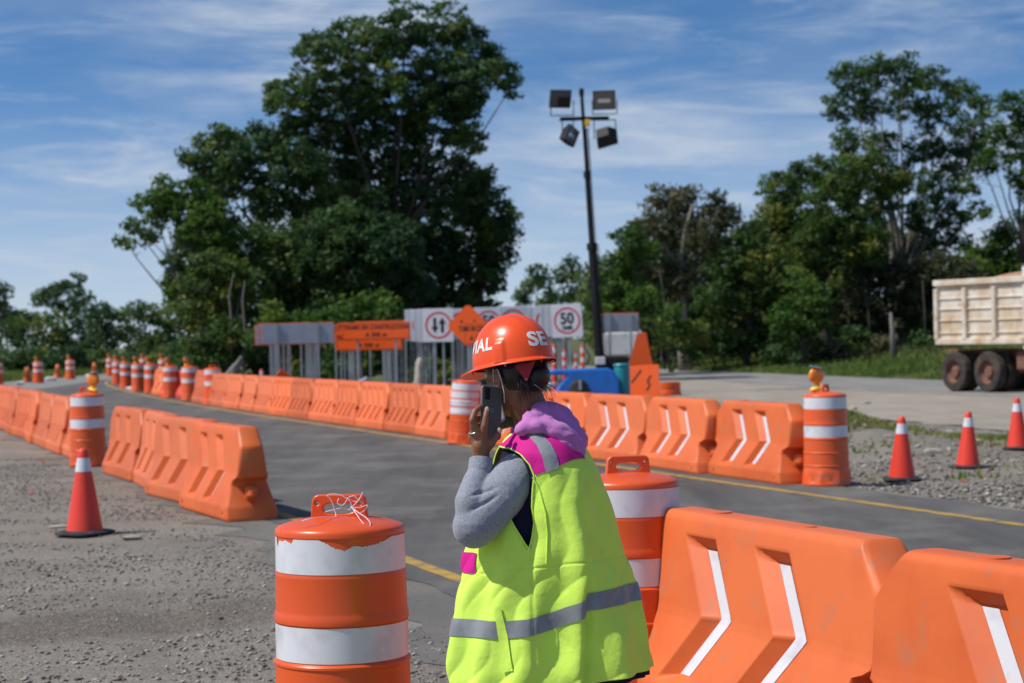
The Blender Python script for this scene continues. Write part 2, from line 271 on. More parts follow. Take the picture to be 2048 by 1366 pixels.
# ------------------------------------------------------------------ mesh helpers
class MB:
    def __init__(s): s.v = []; s.f = []; s.m = []
    def add(s, vs, fs, mi=0):
        o = len(s.v); s.v.extend([tuple(x) for x in vs]); s.f.extend([tuple(i+o for i in f) for f in fs]); s.m.extend([mi]*len(fs)); return s
    def box(s, c, d, rot=None, mi=0, taper=1.0, bev=0.0):
        hx, hy, hz = d[0]/2, d[1]/2, d[2]/2
        if bev > 0:
            b = min(bev, hx*.9, hy*.9, hz*.9); vs = []
            # chamfered box: 24 verts
            for sx_ in (-1, 1):
                for sy_ in (-1, 1):
                    for sz_ in (-1, 1):
                        vs += [(sx_*hx, sy_*(hy-b), sz_*(hz-b)), (sx_*(hx-b), sy_*hy, sz_*(hz-b)), (sx_*(hx-b), sy_*(hy-b), sz_*hz)]
            import bmesh
            bm = bmesh.new(); bv = [bm.verts.new(v) for v in vs]; res = bmesh.ops.convex_hull(bm, input=bv)
            bmesh.ops.dissolve_limit(bm, angle_limit=0.01, verts=bm.verts, edges=bm.edges)
            bm.verts.index_update(); vs = [v.co.copy() for v in bm.verts]; fs = [tuple(v.index for v in f.verts) for f in bm.faces]; bm.free()
        else:
            vs = [Vector((x*hx*(taper if z > 0 else 1), y*hy*(taper if z > 0 else 1), z*hz)) for x in (-1, 1) for y in (-1, 1) for z in (-1, 1)]
            fs = [(0, 1, 3, 2), (4, 6, 7, 5), (0, 4, 5, 1), (2, 3, 7, 6), (0, 2, 6, 4), (1, 5, 7, 3)]
        c = Vector(c)
        vs = [(rot @ Vector(v) if rot is not None else Vector(v)) + c for v in vs]
        return s.add(vs, fs, mi)
    def tube(s, pts, rads, n=10, mi=0, cap=True):
        pts = [Vector(p) for p in pts]
        if isinstance(rads, (int, float)): rads = [rads]*len(pts)
        rings = []; up = Vector((0, 0, 1)); prev = None
        for i, p in enumerate(pts):
            d = (pts[min(i+1, len(pts)-1)] - pts[max(i-1, 0)])
            if d.length < 1e-9: d = Vector((0, 0, 1))
            d.normalize()
            if prev is None:
                a_ = d.cross(up); 
                if a_.length < 1e-3: a_ = d.cross(Vector((1, 0, 0)))
            else:
                a_ = prev - d*prev.dot(d)
                if a_.length < 1e-6: a_ = d.cross(up)
            a_.normalize(); prev = a_; b_ = d.cross(a_)
            rings.append([p + (a_*math.cos(2*math.pi*k/n) + b_*math.sin(2*math.pi*k/n))*rads[i] for k in range(n)])
        vs = [v for r in rings for v in r]; fs = []
        for i in range(len(pts)-1):
            for k in range(n): fs.append((i*n+k, i*n+(k+1) % n, (i+1)*n+(k+1) % n, (i+1)*n+k))
        if cap: fs.append(tuple(range(n-1, -1, -1))); fs.append(tuple((len(pts)-1)*n+k for k in range(n)))
        return s.add(vs, fs, mi)
    def lathe(s, prof, n=48, mi=0, fn=None, cap=True):
        vs = []; fs = []
        for (r, z) in prof:
            for k in range(n):
                a_ = 2*math.pi*k/n; rr = fn(a_, r, z) if fn else r
                vs.append((rr*math.cos(a_), rr*math.sin(a_), z))
        for i in range(len(prof)-1):
            for k in range(n): fs.append((i*n+k, i*n+(k+1) % n, (i+1)*n+(k+1) % n, (i+1)*n+k))
        if cap: fs.append(tuple(range(n-1, -1, -1))); fs.append(tuple((len(prof)-1)*n+k for k in range(n)))
        return s.add(vs, fs, mi)
    def ball(s, c, r, mi=0, n=12, m=8, rot=None):
        if isinstance(r, (int, float)): r = (r, r, r)
        c = Vector(c); vs = [Vector((0, 0, -r[2]))]
        for i in range(1, m):
            t = math.pi*i/m
            for k in range(n): vs.append(Vector((r[0]*math.sin(t)*math.cos(2*math.pi*k/n), r[1]*math.sin(t)*math.sin(2*math.pi*k/n), -r[2]*math.cos(t))))
        vs.append(Vector((0, 0, r[2]))); fs = []
        for k in range(n): fs.append((0, 1+(k+1) % n, 1+k)); fs.append((len(vs)-1, 1+(m-2)*n+k, 1+(m-2)*n+(k+1) % n))
        for i in range(m-2):
            for k in range(n): fs.append((1+i*n+k, 1+i*n+(k+1) % n, 1+(i+1)*n+(k+1) % n, 1+(i+1)*n+k))
        return s.add([(rot @ v if rot is not None else v)+c for v in vs], fs, mi)
    def prism(s, poly, axis_o, ax, ay, an, th, mi=0):
        """extrude a 2D polygon"""
        o = Vector(axis_o); ax, ay, an = Vector(ax), Vector(ay), Vector(an); n = len(poly)
        vs = [o+ax*p[0]+ay*p[1] for p in poly] + [o+ax*p[0]+ay*p[1]+an*th for p in poly]
        fs = [tuple(range(n-1, -1, -1)), tuple(range(n, 2*n))] + [(k, (k+1) % n, n+(k+1) % n, n+k) for k in range(n)]
        return s.add(vs, fs, mi)
    def build(s, name, mats, parent=None, smooth=True, auto=35, loc=None):
        me = bpy.data.meshes.new(name); me.from_pydata(s.v, [], s.f); me.update()
        import bmesh
        bm = bmesh.new(); bm.from_mesh(me); bmesh.ops.recalc_face_normals(bm, faces=bm.faces); bm.to_mesh(me); bm.free()
        if not isinstance(mats, (list, tuple)): mats = [mats]
        for mm in mats: me.materials.append(MT[mm] if isinstance(mm, str) else mm)
        if len(mats) > 1: me.polygons.foreach_set('material_index', s.m)
        if smooth:
            me.shade_smooth()
            if auto: me.set_sharp_from_angle(angle=R(auto))
        return link(name, me, parent, loc)
def link(name, me, parent=None, loc=None):
    o = bpy.data.objects.new(name, me); COL.objects.link(o)
    if loc is not None: o.location = loc
    if parent is not None: o.parent = parent
    return o
def grid_mesh(P, closed_u=False):
    """P: (nv,nu,3) array -> verts, faces"""
    nv, nu, _ = P.shape; idx = np.arange(nv*nu).reshape(nv, nu)
    if closed_u: nx = np.roll(idx, -1, axis=1); a_, b_, c_, d_ = idx[:-1], nx[:-1], nx[1:], idx[1:]
    else: a_, b_, c_, d_ = idx[:-1, :-1], idx[:-1, 1:], idx[1:, 1:], idx[1:, :-1]
    return P.reshape(-1, 3), np.stack([a_, b_, c_, d_], -1).reshape(-1, 4)
def np_mesh(name, V, F, mat, parent=None, smooth=True, attr=None):
    me = bpy.data.meshes.new(name); V = np.asarray(V, dtype=np.float32); F = np.asarray(F, dtype=np.int32); k = F.shape[1]
    me.vertices.add(len(V)); me.vertices.foreach_set('co', V.ravel())
    me.loops.add(F.size); me.loops.foreach_set('vertex_index', F.ravel())
    me.polygons.add(len(F)); me.polygons.foreach_set('loop_start', np.arange(0, F.size, k, dtype=np.int32)); me.polygons.foreach_set('loop_total', np.full(len(F), k, dtype=np.int32))
    if attr is not None:
        at = me.attributes.new('tint', 'FLOAT', 'POINT'); at.data.foreach_set('value', np.asarray(attr, dtype=np.float32))
    me.update(calc_edges=True); me.materials.append(MT[mat] if isinstance(mat, str) else mat)
    if smooth: me.shade_smooth()
    return link(name, me, parent)
def tag(o, label=None, cat=None, group=None, kind=None):
    if label: o['label'] = label
    if cat: o['category'] = cat
    if group: o['group'] = group
    if kind: o['kind'] = kind
    return o
def empty(name, loc=(0, 0, 0), rz=0, label=None, cat=None, group=None):
    o = bpy.data.objects.new(name, None); COL.objects.link(o); o.location = loc; o.rotation_euler = (0, 0, rz); o.empty_display_size = 0.2
    return tag(o, label, cat, group)
KIDS = {}
def copy_tree(o, parent=None):
    c = o.copy(); COL.objects.link(c); c.parent = parent
    for ch in [x for x in o.children]: copy_tree(ch, c)
    return c
class Proto:
    """first placement uses the original, later ones copies of thing and parts"""
    def __init__(s, o): s.o = o; s.used = False
    def put(s, loc, rz, label, group=None, sc=1.0, tilt=None):
        o = s.o if not s.used else copy_tree(s.o)
        s.used = True; o.location = loc; o.rotation_euler = (tilt[0] if tilt else 0, tilt[1] if tilt else 0, rz); o.scale = (sc, sc, sc)
        o['label'] = label
        if group: o['group'] = group
        return o
def wave(X, Y, Z=0, seed=0, terms=10, f0=1.0, f1=3.0):
    r = np.random.default_rng(seed); s = 0
    for k in range(terms):
        d = r.normal(size=3); d /= np.linalg.norm(d); f = r.uniform(f0, f1)
        s = s + np.sin((X*d[0]+Y*d[1]+Z*d[2])*f*2*np.pi + r.uniform(0, 6.28))
    return s/math.sqrt(terms/2)/1.4
def text_mesh(txt, size=1.0, bold=0.02, spacing=1.0, extrude=0.0):
    cu = bpy.data.curves.new('lettering', 'FONT'); cu.body = txt; cu.size = size; cu.align_x = 'CENTER'; cu.align_y = 'CENTER'; cu.offset = bold; cu.space_character = spacing
    cu.resolution_u = 4; cu.extrude = extrude
    o = bpy.data.objects.new('lettering', cu); COL.objects.link(o)
    dg = bpy.context.evaluated_depsgraph_get(); dg.update()
    me = bpy.data.meshes.new_from_object(o.evaluated_get(dg)); COL.objects.unlink(o); bpy.data.objects.remove(o); bpy.data.curves.remove(cu)
    V = [tuple(v.co) for v in me.vertices]; F = [tuple(p.vertices) for p in me.polygons]; bpy.data.meshes.remove(me)
    return V, F
def text_on(mb, txt, size, o, ax, ay, off=0.0, mi=0, sx_=1.0, **kw):
    V, F = text_mesh(txt, size, **kw); o, ax, ay = Vector(o), Vector(ax), Vector(ay); n = ax.cross(ay)
    mb.add([o+ax*(v[0]*sx_)+ay*v[1]+n*off for v in V], F, mi)

# ================================================================== SETTING
SLOPE = -0.345
Rl = [(9.0, 2.5), (6.48, 10.0), (4.24, 16.5), (1.88, 23.3), (-1.15, 32.1), (-4.80, 42.6), (-7.75, 51.4), (-11.7, 64.4), (-15.7, 78.7), (-19.1, 92.8), (-20.9, 105), (-21.6, 120), (-22, 150)]
Ll = [(3.6, 1.8), (1.17, 8.95), (-0.35, 13.5), (-2.46, 19.8), (-6.0, 30.2), (-9.4, 40.0), (-13.0, 50.0), (-16.2, 60.0), (-18.4, 68.0), (-18.9, 74.0), (-19.3, 82), (-20.6, 94.8), (-22.0, 110), (-23.2, 150)]
def resample(pl, step):
    pl = np.array(pl); d = np.r_[0, np.cumsum(np.hypot(*np.diff(pl, axis=0).T))]; t = np.arange(0, d[-1], step)
    return np.c_[np.interp(t, d, pl[:, 0]), np.interp(t, d, pl[:, 1])]
def smooth_pl(p, k=5, it=3):
    for _ in range(it):
        q = p.copy(); q[k:-k] = (p[:-2*k]+p[2*k:]+p[k:-k])/3; p = q
    return p
RL = smooth_pl(resample(Rl, 0.5)); LL = smooth_pl(resample(Ll, 0.5))
def xr(y): return np.interp(y, RL[:, 1], RL[:, 0])
def xl(y): return np.interp(y, LL[:, 1], LL[:, 0])
def rough_edge(y, amp, seed): return amp*wave(y, y*0, 0, seed, 9, 0.15, 1.6)
def strip(name, ys, xa, xb, z, mat, nx=2, kind='structure'):
    P = np.zeros((len(ys), nx, 3)); 
    for j in range(nx): P[:, j, 0] = xa+(xb-xa)*j/(nx-1); P[:, j, 1] = ys; P[:, j, 2] = z
    V, F = grid_mesh(P); return tag(np_mesh(name, V, F, mat, smooth=False), kind=kind)
# ground sheet
gx = np.unique(np.r_[-3000, -1200, -500, -250, np.arange(-150, -30, 10), np.arange(-30, -9, 1.0), np.arange(-9, 12, 0.12), np.arange(12, 30, 1.0), np.arange(30, 150, 10), 250, 500, 1200, 3000])
gy = np.unique(np.r_[-300, -50, -10, 0, np.arange(2, 46, 0.12), np.arange(46, 70, 1.0), np.arange(70, 240, 8), 400, 800, 1500, 3500])
X, Y = np.meshgrid(gx, gy)
fine = ((X > -9) & (X < 12) & (Y > 2) & (Y < 46)).astype(float)
Z = fine*(-0.012 + 0.010*wave(X, Y, 0, 1, 14, 0.15, 0.8) + 0.005*wave(X, Y, 0, 2, 18, 1.2, 3.2))
off_r = X - xr(Y); off_l = X - xl(Y)
Z = Z*np.maximum(np.clip((-1.75-off_l)/.5, 0, 1), np.clip((off_r-1.15)/.3, 0, 1)) + .002
Z = np.minimum(Z, 0.0035)
# dirt mound to the right of the far barriers
def bump(cx_, cy_, rx, ry, h, p=1.6):
    q = ((X-cx_)/rx)**2 + ((Y-cy_)/ry)**2
    return h*np.exp(-q**(p/2)*1.6)
MND = bump(5.4, 30.5, 1.1, 3.6, 0.30) + bump(4.6, 34.5, 1.2, 3.0, 0.18) + bump(7.1, 27.5, 1.6, 1.6, 0.07)
MND = MND * (1 + 0.25*wave(X, Y, 0, 3, 14, 0.4, 1.5)) * np.clip((off_r-1.4)/0.8, 0, 1)
Z = Z + np.clip(MND, 0, 1)*((Y < 46) & (Y > 2))
# wheel rut in the gravel on the left
rut = np.exp(-((X+1.45+0.23*(Y-9.0))/0.17)**2)*((Y < 14) & (Y > 2)) + np.exp(-((X+2.7+0.23*(Y-9.0))/0.14)**2)*((Y < 14) & (Y > 2))
Z = Z - 0.028*rut*fine*np.clip((-1.55-off_l)/.35, 0, 1)
V, F = grid_mesh(np.stack([X, Y, Z], -1)); tag(np_mesh('ground', V, F, 'ground'), kind='structure')
def ground_z(x, y):
    i = int(np.clip(np.searchsorted(gx, x), 1, len(gx)-1)); j = int(np.clip(np.searchsorted(gy, y), 1, len(gy)-1)); return float(Z[j-1:j+1, i-1:i+1].mean())
ys = np.arange(2.5, 148, 0.25)
strip('asphalt_shoulder', np.arange(2.5, 70, 0.12), xl(np.arange(2.5, 70, 0.12))-np.interp(np.arange(2.5, 70, .12), [9, 15, 20, 30], [1.15, 1.0, .85, .75])+rough_edge(np.arange(2.5, 70, 0.12), 0.22, 5)+rough_edge(np.arange(2.5, 70, 0.12)*2.7, 0.08, 15), xl(np.arange(2.5, 70, 0.12))+0.3, 0.0065, 'worn')
strip('road', ys, xl(ys)-0.28+rough_edge(ys, 0.07, 6), xr(ys)+0.85+rough_edge(ys, 0.10, 8), 0.012, 'asphalt', 3)
def line_strip(name, pl, w, lo, hi):
    ysr = np.arange(lo, hi, 0.25); xs = np.interp(ysr, pl[:, 1], pl[:, 0]); return strip(name, ysr, xs-w/2*1.06, xs+w/2*1.06, 0.016, 'line')
line_strip('yellow_road_line', RL, 0.13, 2.6, 140); line_strip('yellow_road_line', LL, 0.13, 2.0, 72)
# pale strip across the far left bend
pp = MB(); pts_ = [(-19.0, 66), (-18.9, 74), (-19.3, 84), (-20.4, 96), (-21.2, 112), (-22.0, 170), (-30, 170), (-25.2, 119), (-25.6, 99), (-27.5, 80), (-30, 62), (-22, 58)]
pp.add([(x, y, 0.020) for x, y in pts_], [tuple(range(len(pts_)))]); tag(pp.build('pale_road_strip', 'pale', smooth=False), kind='structure')
# road the dump truck is on
ysr = np.arange(24, 160, 0.5)
xe_l = np.interp(ysr, [20, 38, 46.8, 51.5, 62.4, 82, 100, 160], [22, 15.0, 12.0, 10.4, 8.4, 5.9, 3.2, -6]); xe_r = np.interp(ysr, [20, 43, 64.4, 79.8, 99.5, 160], [26, 18.6, 13.8, 10.7, 7.1, -4])
strip('haul_road', ysr, xe_l+rough_edge(ysr, 0.08, 9), xe_r+rough_edge(ysr, 0.08, 10), 0.014, 'pale', 3)
sh_l = np.interp(ysr, [24, 28, 31.5, 38, 46, 56, 70, 100, 160], [16, 10.0, 8.0, 6.6, 5.2, 3.8, 1.6, -1.5, -12])
strip('dirt_shoulder', ysr, sh_l+rough_edge(ysr, 0.25, 11), xe_l+0.3, 0.010, 'shoulder', 3)
# grassy verges
gy2 = np.r_[np.arange(30, 260, 1.0), 400, 800, 1500, 3000]
strip('grass_verge', gy2, np.interp(gy2, [30, 43, 64.4, 79.8, 99.5, 160, 260], [24, 19.2, 14.2, 11.1, 7.5, -3, -10])+rough_edge(gy2, 0.3, 12), gy2*0+90+np.clip(gy2-260, 0, None)*.6, 0.006, 'grassland', 3)
strip('grass_field', gy2, gy2*0-120-np.clip(gy2-260, 0, None)*.6, np.interp(gy2, [30, 60, 66, 84, 99, 119, 170, 260], [-18.5, -30.4, -29.3, -27.2, -25.8, -25.3, -30, -30]), 0.006, 'grassland', 3)
gy3 = np.r_[np.arange(62, 260, 1.0), 400, 800, 1500, 3000]
strip('wood_floor', gy3, np.interp(gy3, [62, 79, 92, 105, 260], [-8, -13, -16.5, -18.5, -19]), np.interp(gy3, [62, 70, 100, 160, 260], [1, 0.8, -2.5, -13, -18]), 0.007, 'grassland', 3)

# ================================================================== BARRIERS
BH, BL = 0.87, 0.985
ZK = 0.44
def chev_shift(z): return np.where(z > ZK, 0.20*(0.76-z)/(0.76-ZK), 0.20-0.26*(ZK-z)/(ZK-0.15))-0.10
def groove_depth(Q, Zz):
    d = np.zeros_like(Q)
    for c in CHEV:
        q = Q-c; k = GW
        f = np.clip((q+0.165*k)/(0.085*k), 0, 1)*np.clip((0.114*k-q)/0.022, 0, 1)
        d = np.maximum(d, f)
    tz = np.clip((0.775-Zz)/0.055, 0, 1)*np.clip((Zz-0.150)/0.03, 0, 1)
    return np.minimum(d, tz)
def barrier_mesh(name, mat, chev):
    global CHEV, GW; CHEV = chev; GW = 1.0 if len(chev) < 3 else (0.72 if len(chev) == 3 else .6)
    zs = np.r_[0.0, 0.012, np.unique(np.round(np.r_[np.arange(0.03, 0.835, 0.02), .15, .152, .18, .183, .42, .44, .46, .717, .720, .773, .776], 4)), 0.838, 0.845, 0.855, 0.863, 0.868, 0.870]
    wz = np.interp(zs, [0, 0.012, 0.03, 0.13, 0.16, 0.42, 0.46, 0.80, 0.84, 0.855, 0.863, 0.868, 0.870], [0.238, 0.248, 0.252, 0.250, 0.238, 0.150, 0.142, 0.104, 0.096, 0.088, 0.080, 0.070, 0.055])
    ed = []
    for c in chev: ed += [(c+e*GW)/BL for e in (-.167, -.163, -.082, -.078)]+[(c+.114*GW+e)/BL for e in (.002, -.002, -.020, -.024)]
    ss = np.unique(np.round(np.r_[np.linspace(-1, 1, 101), -0.995, -0.985, 0.985, 0.995, -0.97, 0.97, ed], 5))
    prof = [(w, z) for w, z in zip(wz, zs)]
    n = len(prof); P = np.zeros((len(ss), 2*n, 3))
    S_, Z_ = np.meshgrid(ss*BL, zs, indexing='ij')
    dep = groove_depth(S_, Z_)
    d = 0.056*dep*(GW if GW < 1 else 1)
    S_ = S_ + chev_shift(Z_)*np.clip((1-np.abs(S_)/BL)/0.16, 0, 1)*np.clip(Z_/.12, 0, 1)*np.clip((.86-Z_)/.08, 0, 1)
    rnd = 0.028*np.clip((np.abs(ss)-0.97)/0.03, 0, 1)**2
    Wd = np.maximum(wz[None, :]-rnd[:, None], 0.02) - d
    half = np.interp(zs, [0, 0.12, 0.33, 0.37, 0.40, 0.66, 0.69, 0.87], [BL-.03, BL-.05, BL-.12, BL-.11, BL, BL, BL-0.005, BL-0.155])
    k = np.clip((np.abs(S_)/BL-0.72)/0.28, 0, 1)**1.0
    Sx = S_ + np.sign(S_)*(half[None, :]-BL)*k
    P[:, :n, 0] = Sx; P[:, :n, 1] = -Wd; P[:, :n, 2] = Z_
    P[:, n:, 0] = Sx[:, ::-1]; P[:, n:, 1] = Wd[:, ::-1]; P[:, n:, 2] = Z_[:, ::-1]
    P[:, :, 1] += 0.0012*wave(P[:, :, 0], P[:, :, 1], P[:, :, 2], 4, 8, 0.5, 1.8)
    V, F = grid_mesh(P, closed_u=True); F = F.tolist(); N2 = 2*n
    for base in (0, (len(ss)-1)*N2):
        for i in range(n-1): F.append([base+i, base+i+1, base+N2-2-i, base+N2-1-i])
    me = MB(); me.v = [tuple(x) for x in V]; me.f = [tuple(x) for x in F]; me.m = [0]*len(F)
    for sgn in (1, -1):
        me.box((sgn*(BL-0.055), 0, 0.26), (0.10, 0.11, 0.13), mi=0, bev=0.02); 
        me.lathe([(0.045, 0.0), (0.045, 0.05)], 16)
        for i in range(len(me.v)-32, len(me.v)): x, y, z = me.v[i]; me.v[i] = (x+sgn*(BL-0.005), y, z+0.235)
    me.tube([(-0.45, 0, 0.868), (-0.45, 0, 0.876)], 0.05, 20); me.tube([(0.3, 0, 0.868), (0.3, 0, 0.874)], 0.03, 16)
    for sgn in (1, -1):
        for sy in (1, -1): me.tube([(sgn*0.8, sy*0.247, 0.085), (sgn*0.8, sy*0.258, 0.085)], 0.022, 12)
    return me.build(name, mat, None, True, 50)
def chev_strip(c, side, mat='sheet'):
    k = GW; L_ = []
    for z in np.r_[np.linspace(0.715, ZK, 12), np.linspace(ZK, 0.185, 12)[1:]]:
        w = np.interp(z, [0, 0.03, 0.13, 0.16, 0.42, 0.46, 0.80], [0.238, 0.252, 0.250, 0.238, 0.150, 0.142, 0.104])-0.056+0.0045
        L_.append((c+float(chev_shift(z)), w, z))
    P = np.array([[(s-0.078*k, -side*w, z), (s+0.006*k, -side*w, z)] for s, w, z in L_])
    V, F = grid_mesh(P); mb = MB(); mb.add(V, F.tolist()); return mb
def make_barrier(mat, chev, strips=True):
    root = empty('plastic_barrier', label='orange plastic barrier', cat='barrier')
    b = barrier_mesh('body', mat, chev); b.parent = root
    if strips:
        for c in chev:
            for sd in (1, -1): chev_strip(c, sd).build('reflective_chevron', 'sheet', root, False)
    return root
RZ = math.atan2(-1.0, 0.345)   # barrier local +x points along the road towards the camera
B2 = Proto(make_barrier('barrier', (-0.30, 0.32)))
B0 = Proto(make_barrier('barrier', (-0.60, -0.20, 0.20, 0.60), False))
B2N = Proto(make_barrier('barrier', (-0.42, 0.28), False))
BR = Proto(make_barrier('barrier_red', (-0.30, 0.32), False))
ORD = ['nearest', 'second', 'third', 'fourth', 'fifth', 'sixth', 'seventh', 'eighth', 'ninth', 'tenth', 'eleventh', 'twelfth', 'thirteenth', 'fourteenth', 'fifteenth', 'sixteenth', 'seventeenth', 'eighteenth', 'nineteenth', 'twentieth', 'twenty-first', 'twenty-second', 'twenty-third']
def along(y0, y1, xf, step=2.03):
    out = []; y = y0
    while y < y1:
        t = (float(xf(y+0.5))-float(xf(y-0.5))); l = math.hypot(1, t); yc = y+step/2/l
        out.append((float(xf(yc)), yc, math.atan2(-1.0, -t))); y += step/l
    return out
# foreground pair
a_ = W(1330, 1016, 8.98); b_ = W(1756, 1070, 7.33)
mid = (a_+b_)/2; rz = math.atan2(b_.y-a_.y, b_.x-a_.x); dirv = Vector((math.cos(rz), math.sin(rz), 0)); nrm = Vector((-dirv.y, dirv.x, 0))
ctr = mid - nrm*0.0; ctr.z = 0
FGR = rz
B2.put((ctr.x+0.045, ctr.y, 0.012), rz, 'large close orange barrier with two white chevrons beside the worker in the vest', 'orange plastic barriers along the near edge of the lane')
p2 = ctr + dirv*2.03 + nrm*(-0.02)
B2.put((p2.x+0.07, p2.y, 0.012), rz+R(5), 'closest orange barrier cut off by the right edge of the photo', 'orange plastic barriers along the near edge of the lane')
# left row
LROW = along(18.45, 25.6, lambda y: xl(y)-0.48)
for i, (x, y, rz) in enumerate(LROW):
    lab = ['orange barrier at the open end of the left row with its dark end face showing', 'orange barrier second from the open end of the left row', 'orange barrier third from the open end of the left row', 'orange barrier touching the beacon drum of the left row', 'orange barrier half behind the beacon drum of the left row'][i]
    (B2 if i in (0,) else B2N).put((x+random.uniform(-.03, .03)*(i > 0), y, 0.012), rz+R([4, 6, -2, 3, 0][i]), lab, 'orange plastic barriers along the near edge of the lane')
for i, (x, y, rz) in enumerate(along(28.9, 46, lambda y: xl(y)-0.55)):
    B0.put((x+random.uniform(-.04, .04), y, 0.012), rz+R(random.uniform(-4, 4)), 'orange barrier in the left row, %s one beyond the beacon drum' % ORD[i].replace('nearest', 'first'), 'orange plastic barriers along the near edge of the lane')
# right row
RROW = along(21.55, 57.5, lambda y: xr(y)+0.62)
for i, (x, y, rz) in enumerate(RROW):
    lab = 'orange barrier with white chevrons touching the beacon drum on the right' if i == 0 else 'orange barrier in the long right row, %s counted from the scuffed beacon drum' % ORD[i].replace('nearest', 'first')
    (B2 if i < 7 else B0).put((x+random.uniform(-.03, .03), y, 0.012), rz+R(random.uniform(-2.5, 2.5)), lab, 'orange plastic barriers along the far edge of the lane')
GB = 'orange plastic barriers along the far edge of the lane'
for (px, py, rzd, pr, lab) in ((408, 806, 0, B0, 'orange barrier in the gap between two drums just past the end of the long row'),
                           (355, 798, 35, BR, 'bright red leaning barrier between two beacon drums past the long row'),
                           (315, 792, 8, B2, 'orange barrier with a dark end face among the distant beacon drums'),
                           (287, 783, 5, B0, 'small distant orange barrier wedged behind a beacon drum in the bend')):
    g = G(px, py); pr.put((g.x+0.2, g.y+0.6, 0.012), RZ+R(rzd), lab, GB)
for (px, py, lab) in ((47, 766, 'dull red barrier end seen beyond the bend, leftmost of three'), (109, 757, 'dull red barrier end beyond the bend between two far drums'), (183, 752, 'dull red barrier end beyond the bend behind the amber beacon')):
    g = G(px, py); B0.put((g.x, g.y+.8, 0.024), R(-90)+R(12), lab, 'barrier ends standing beyond the bend', 0.86)

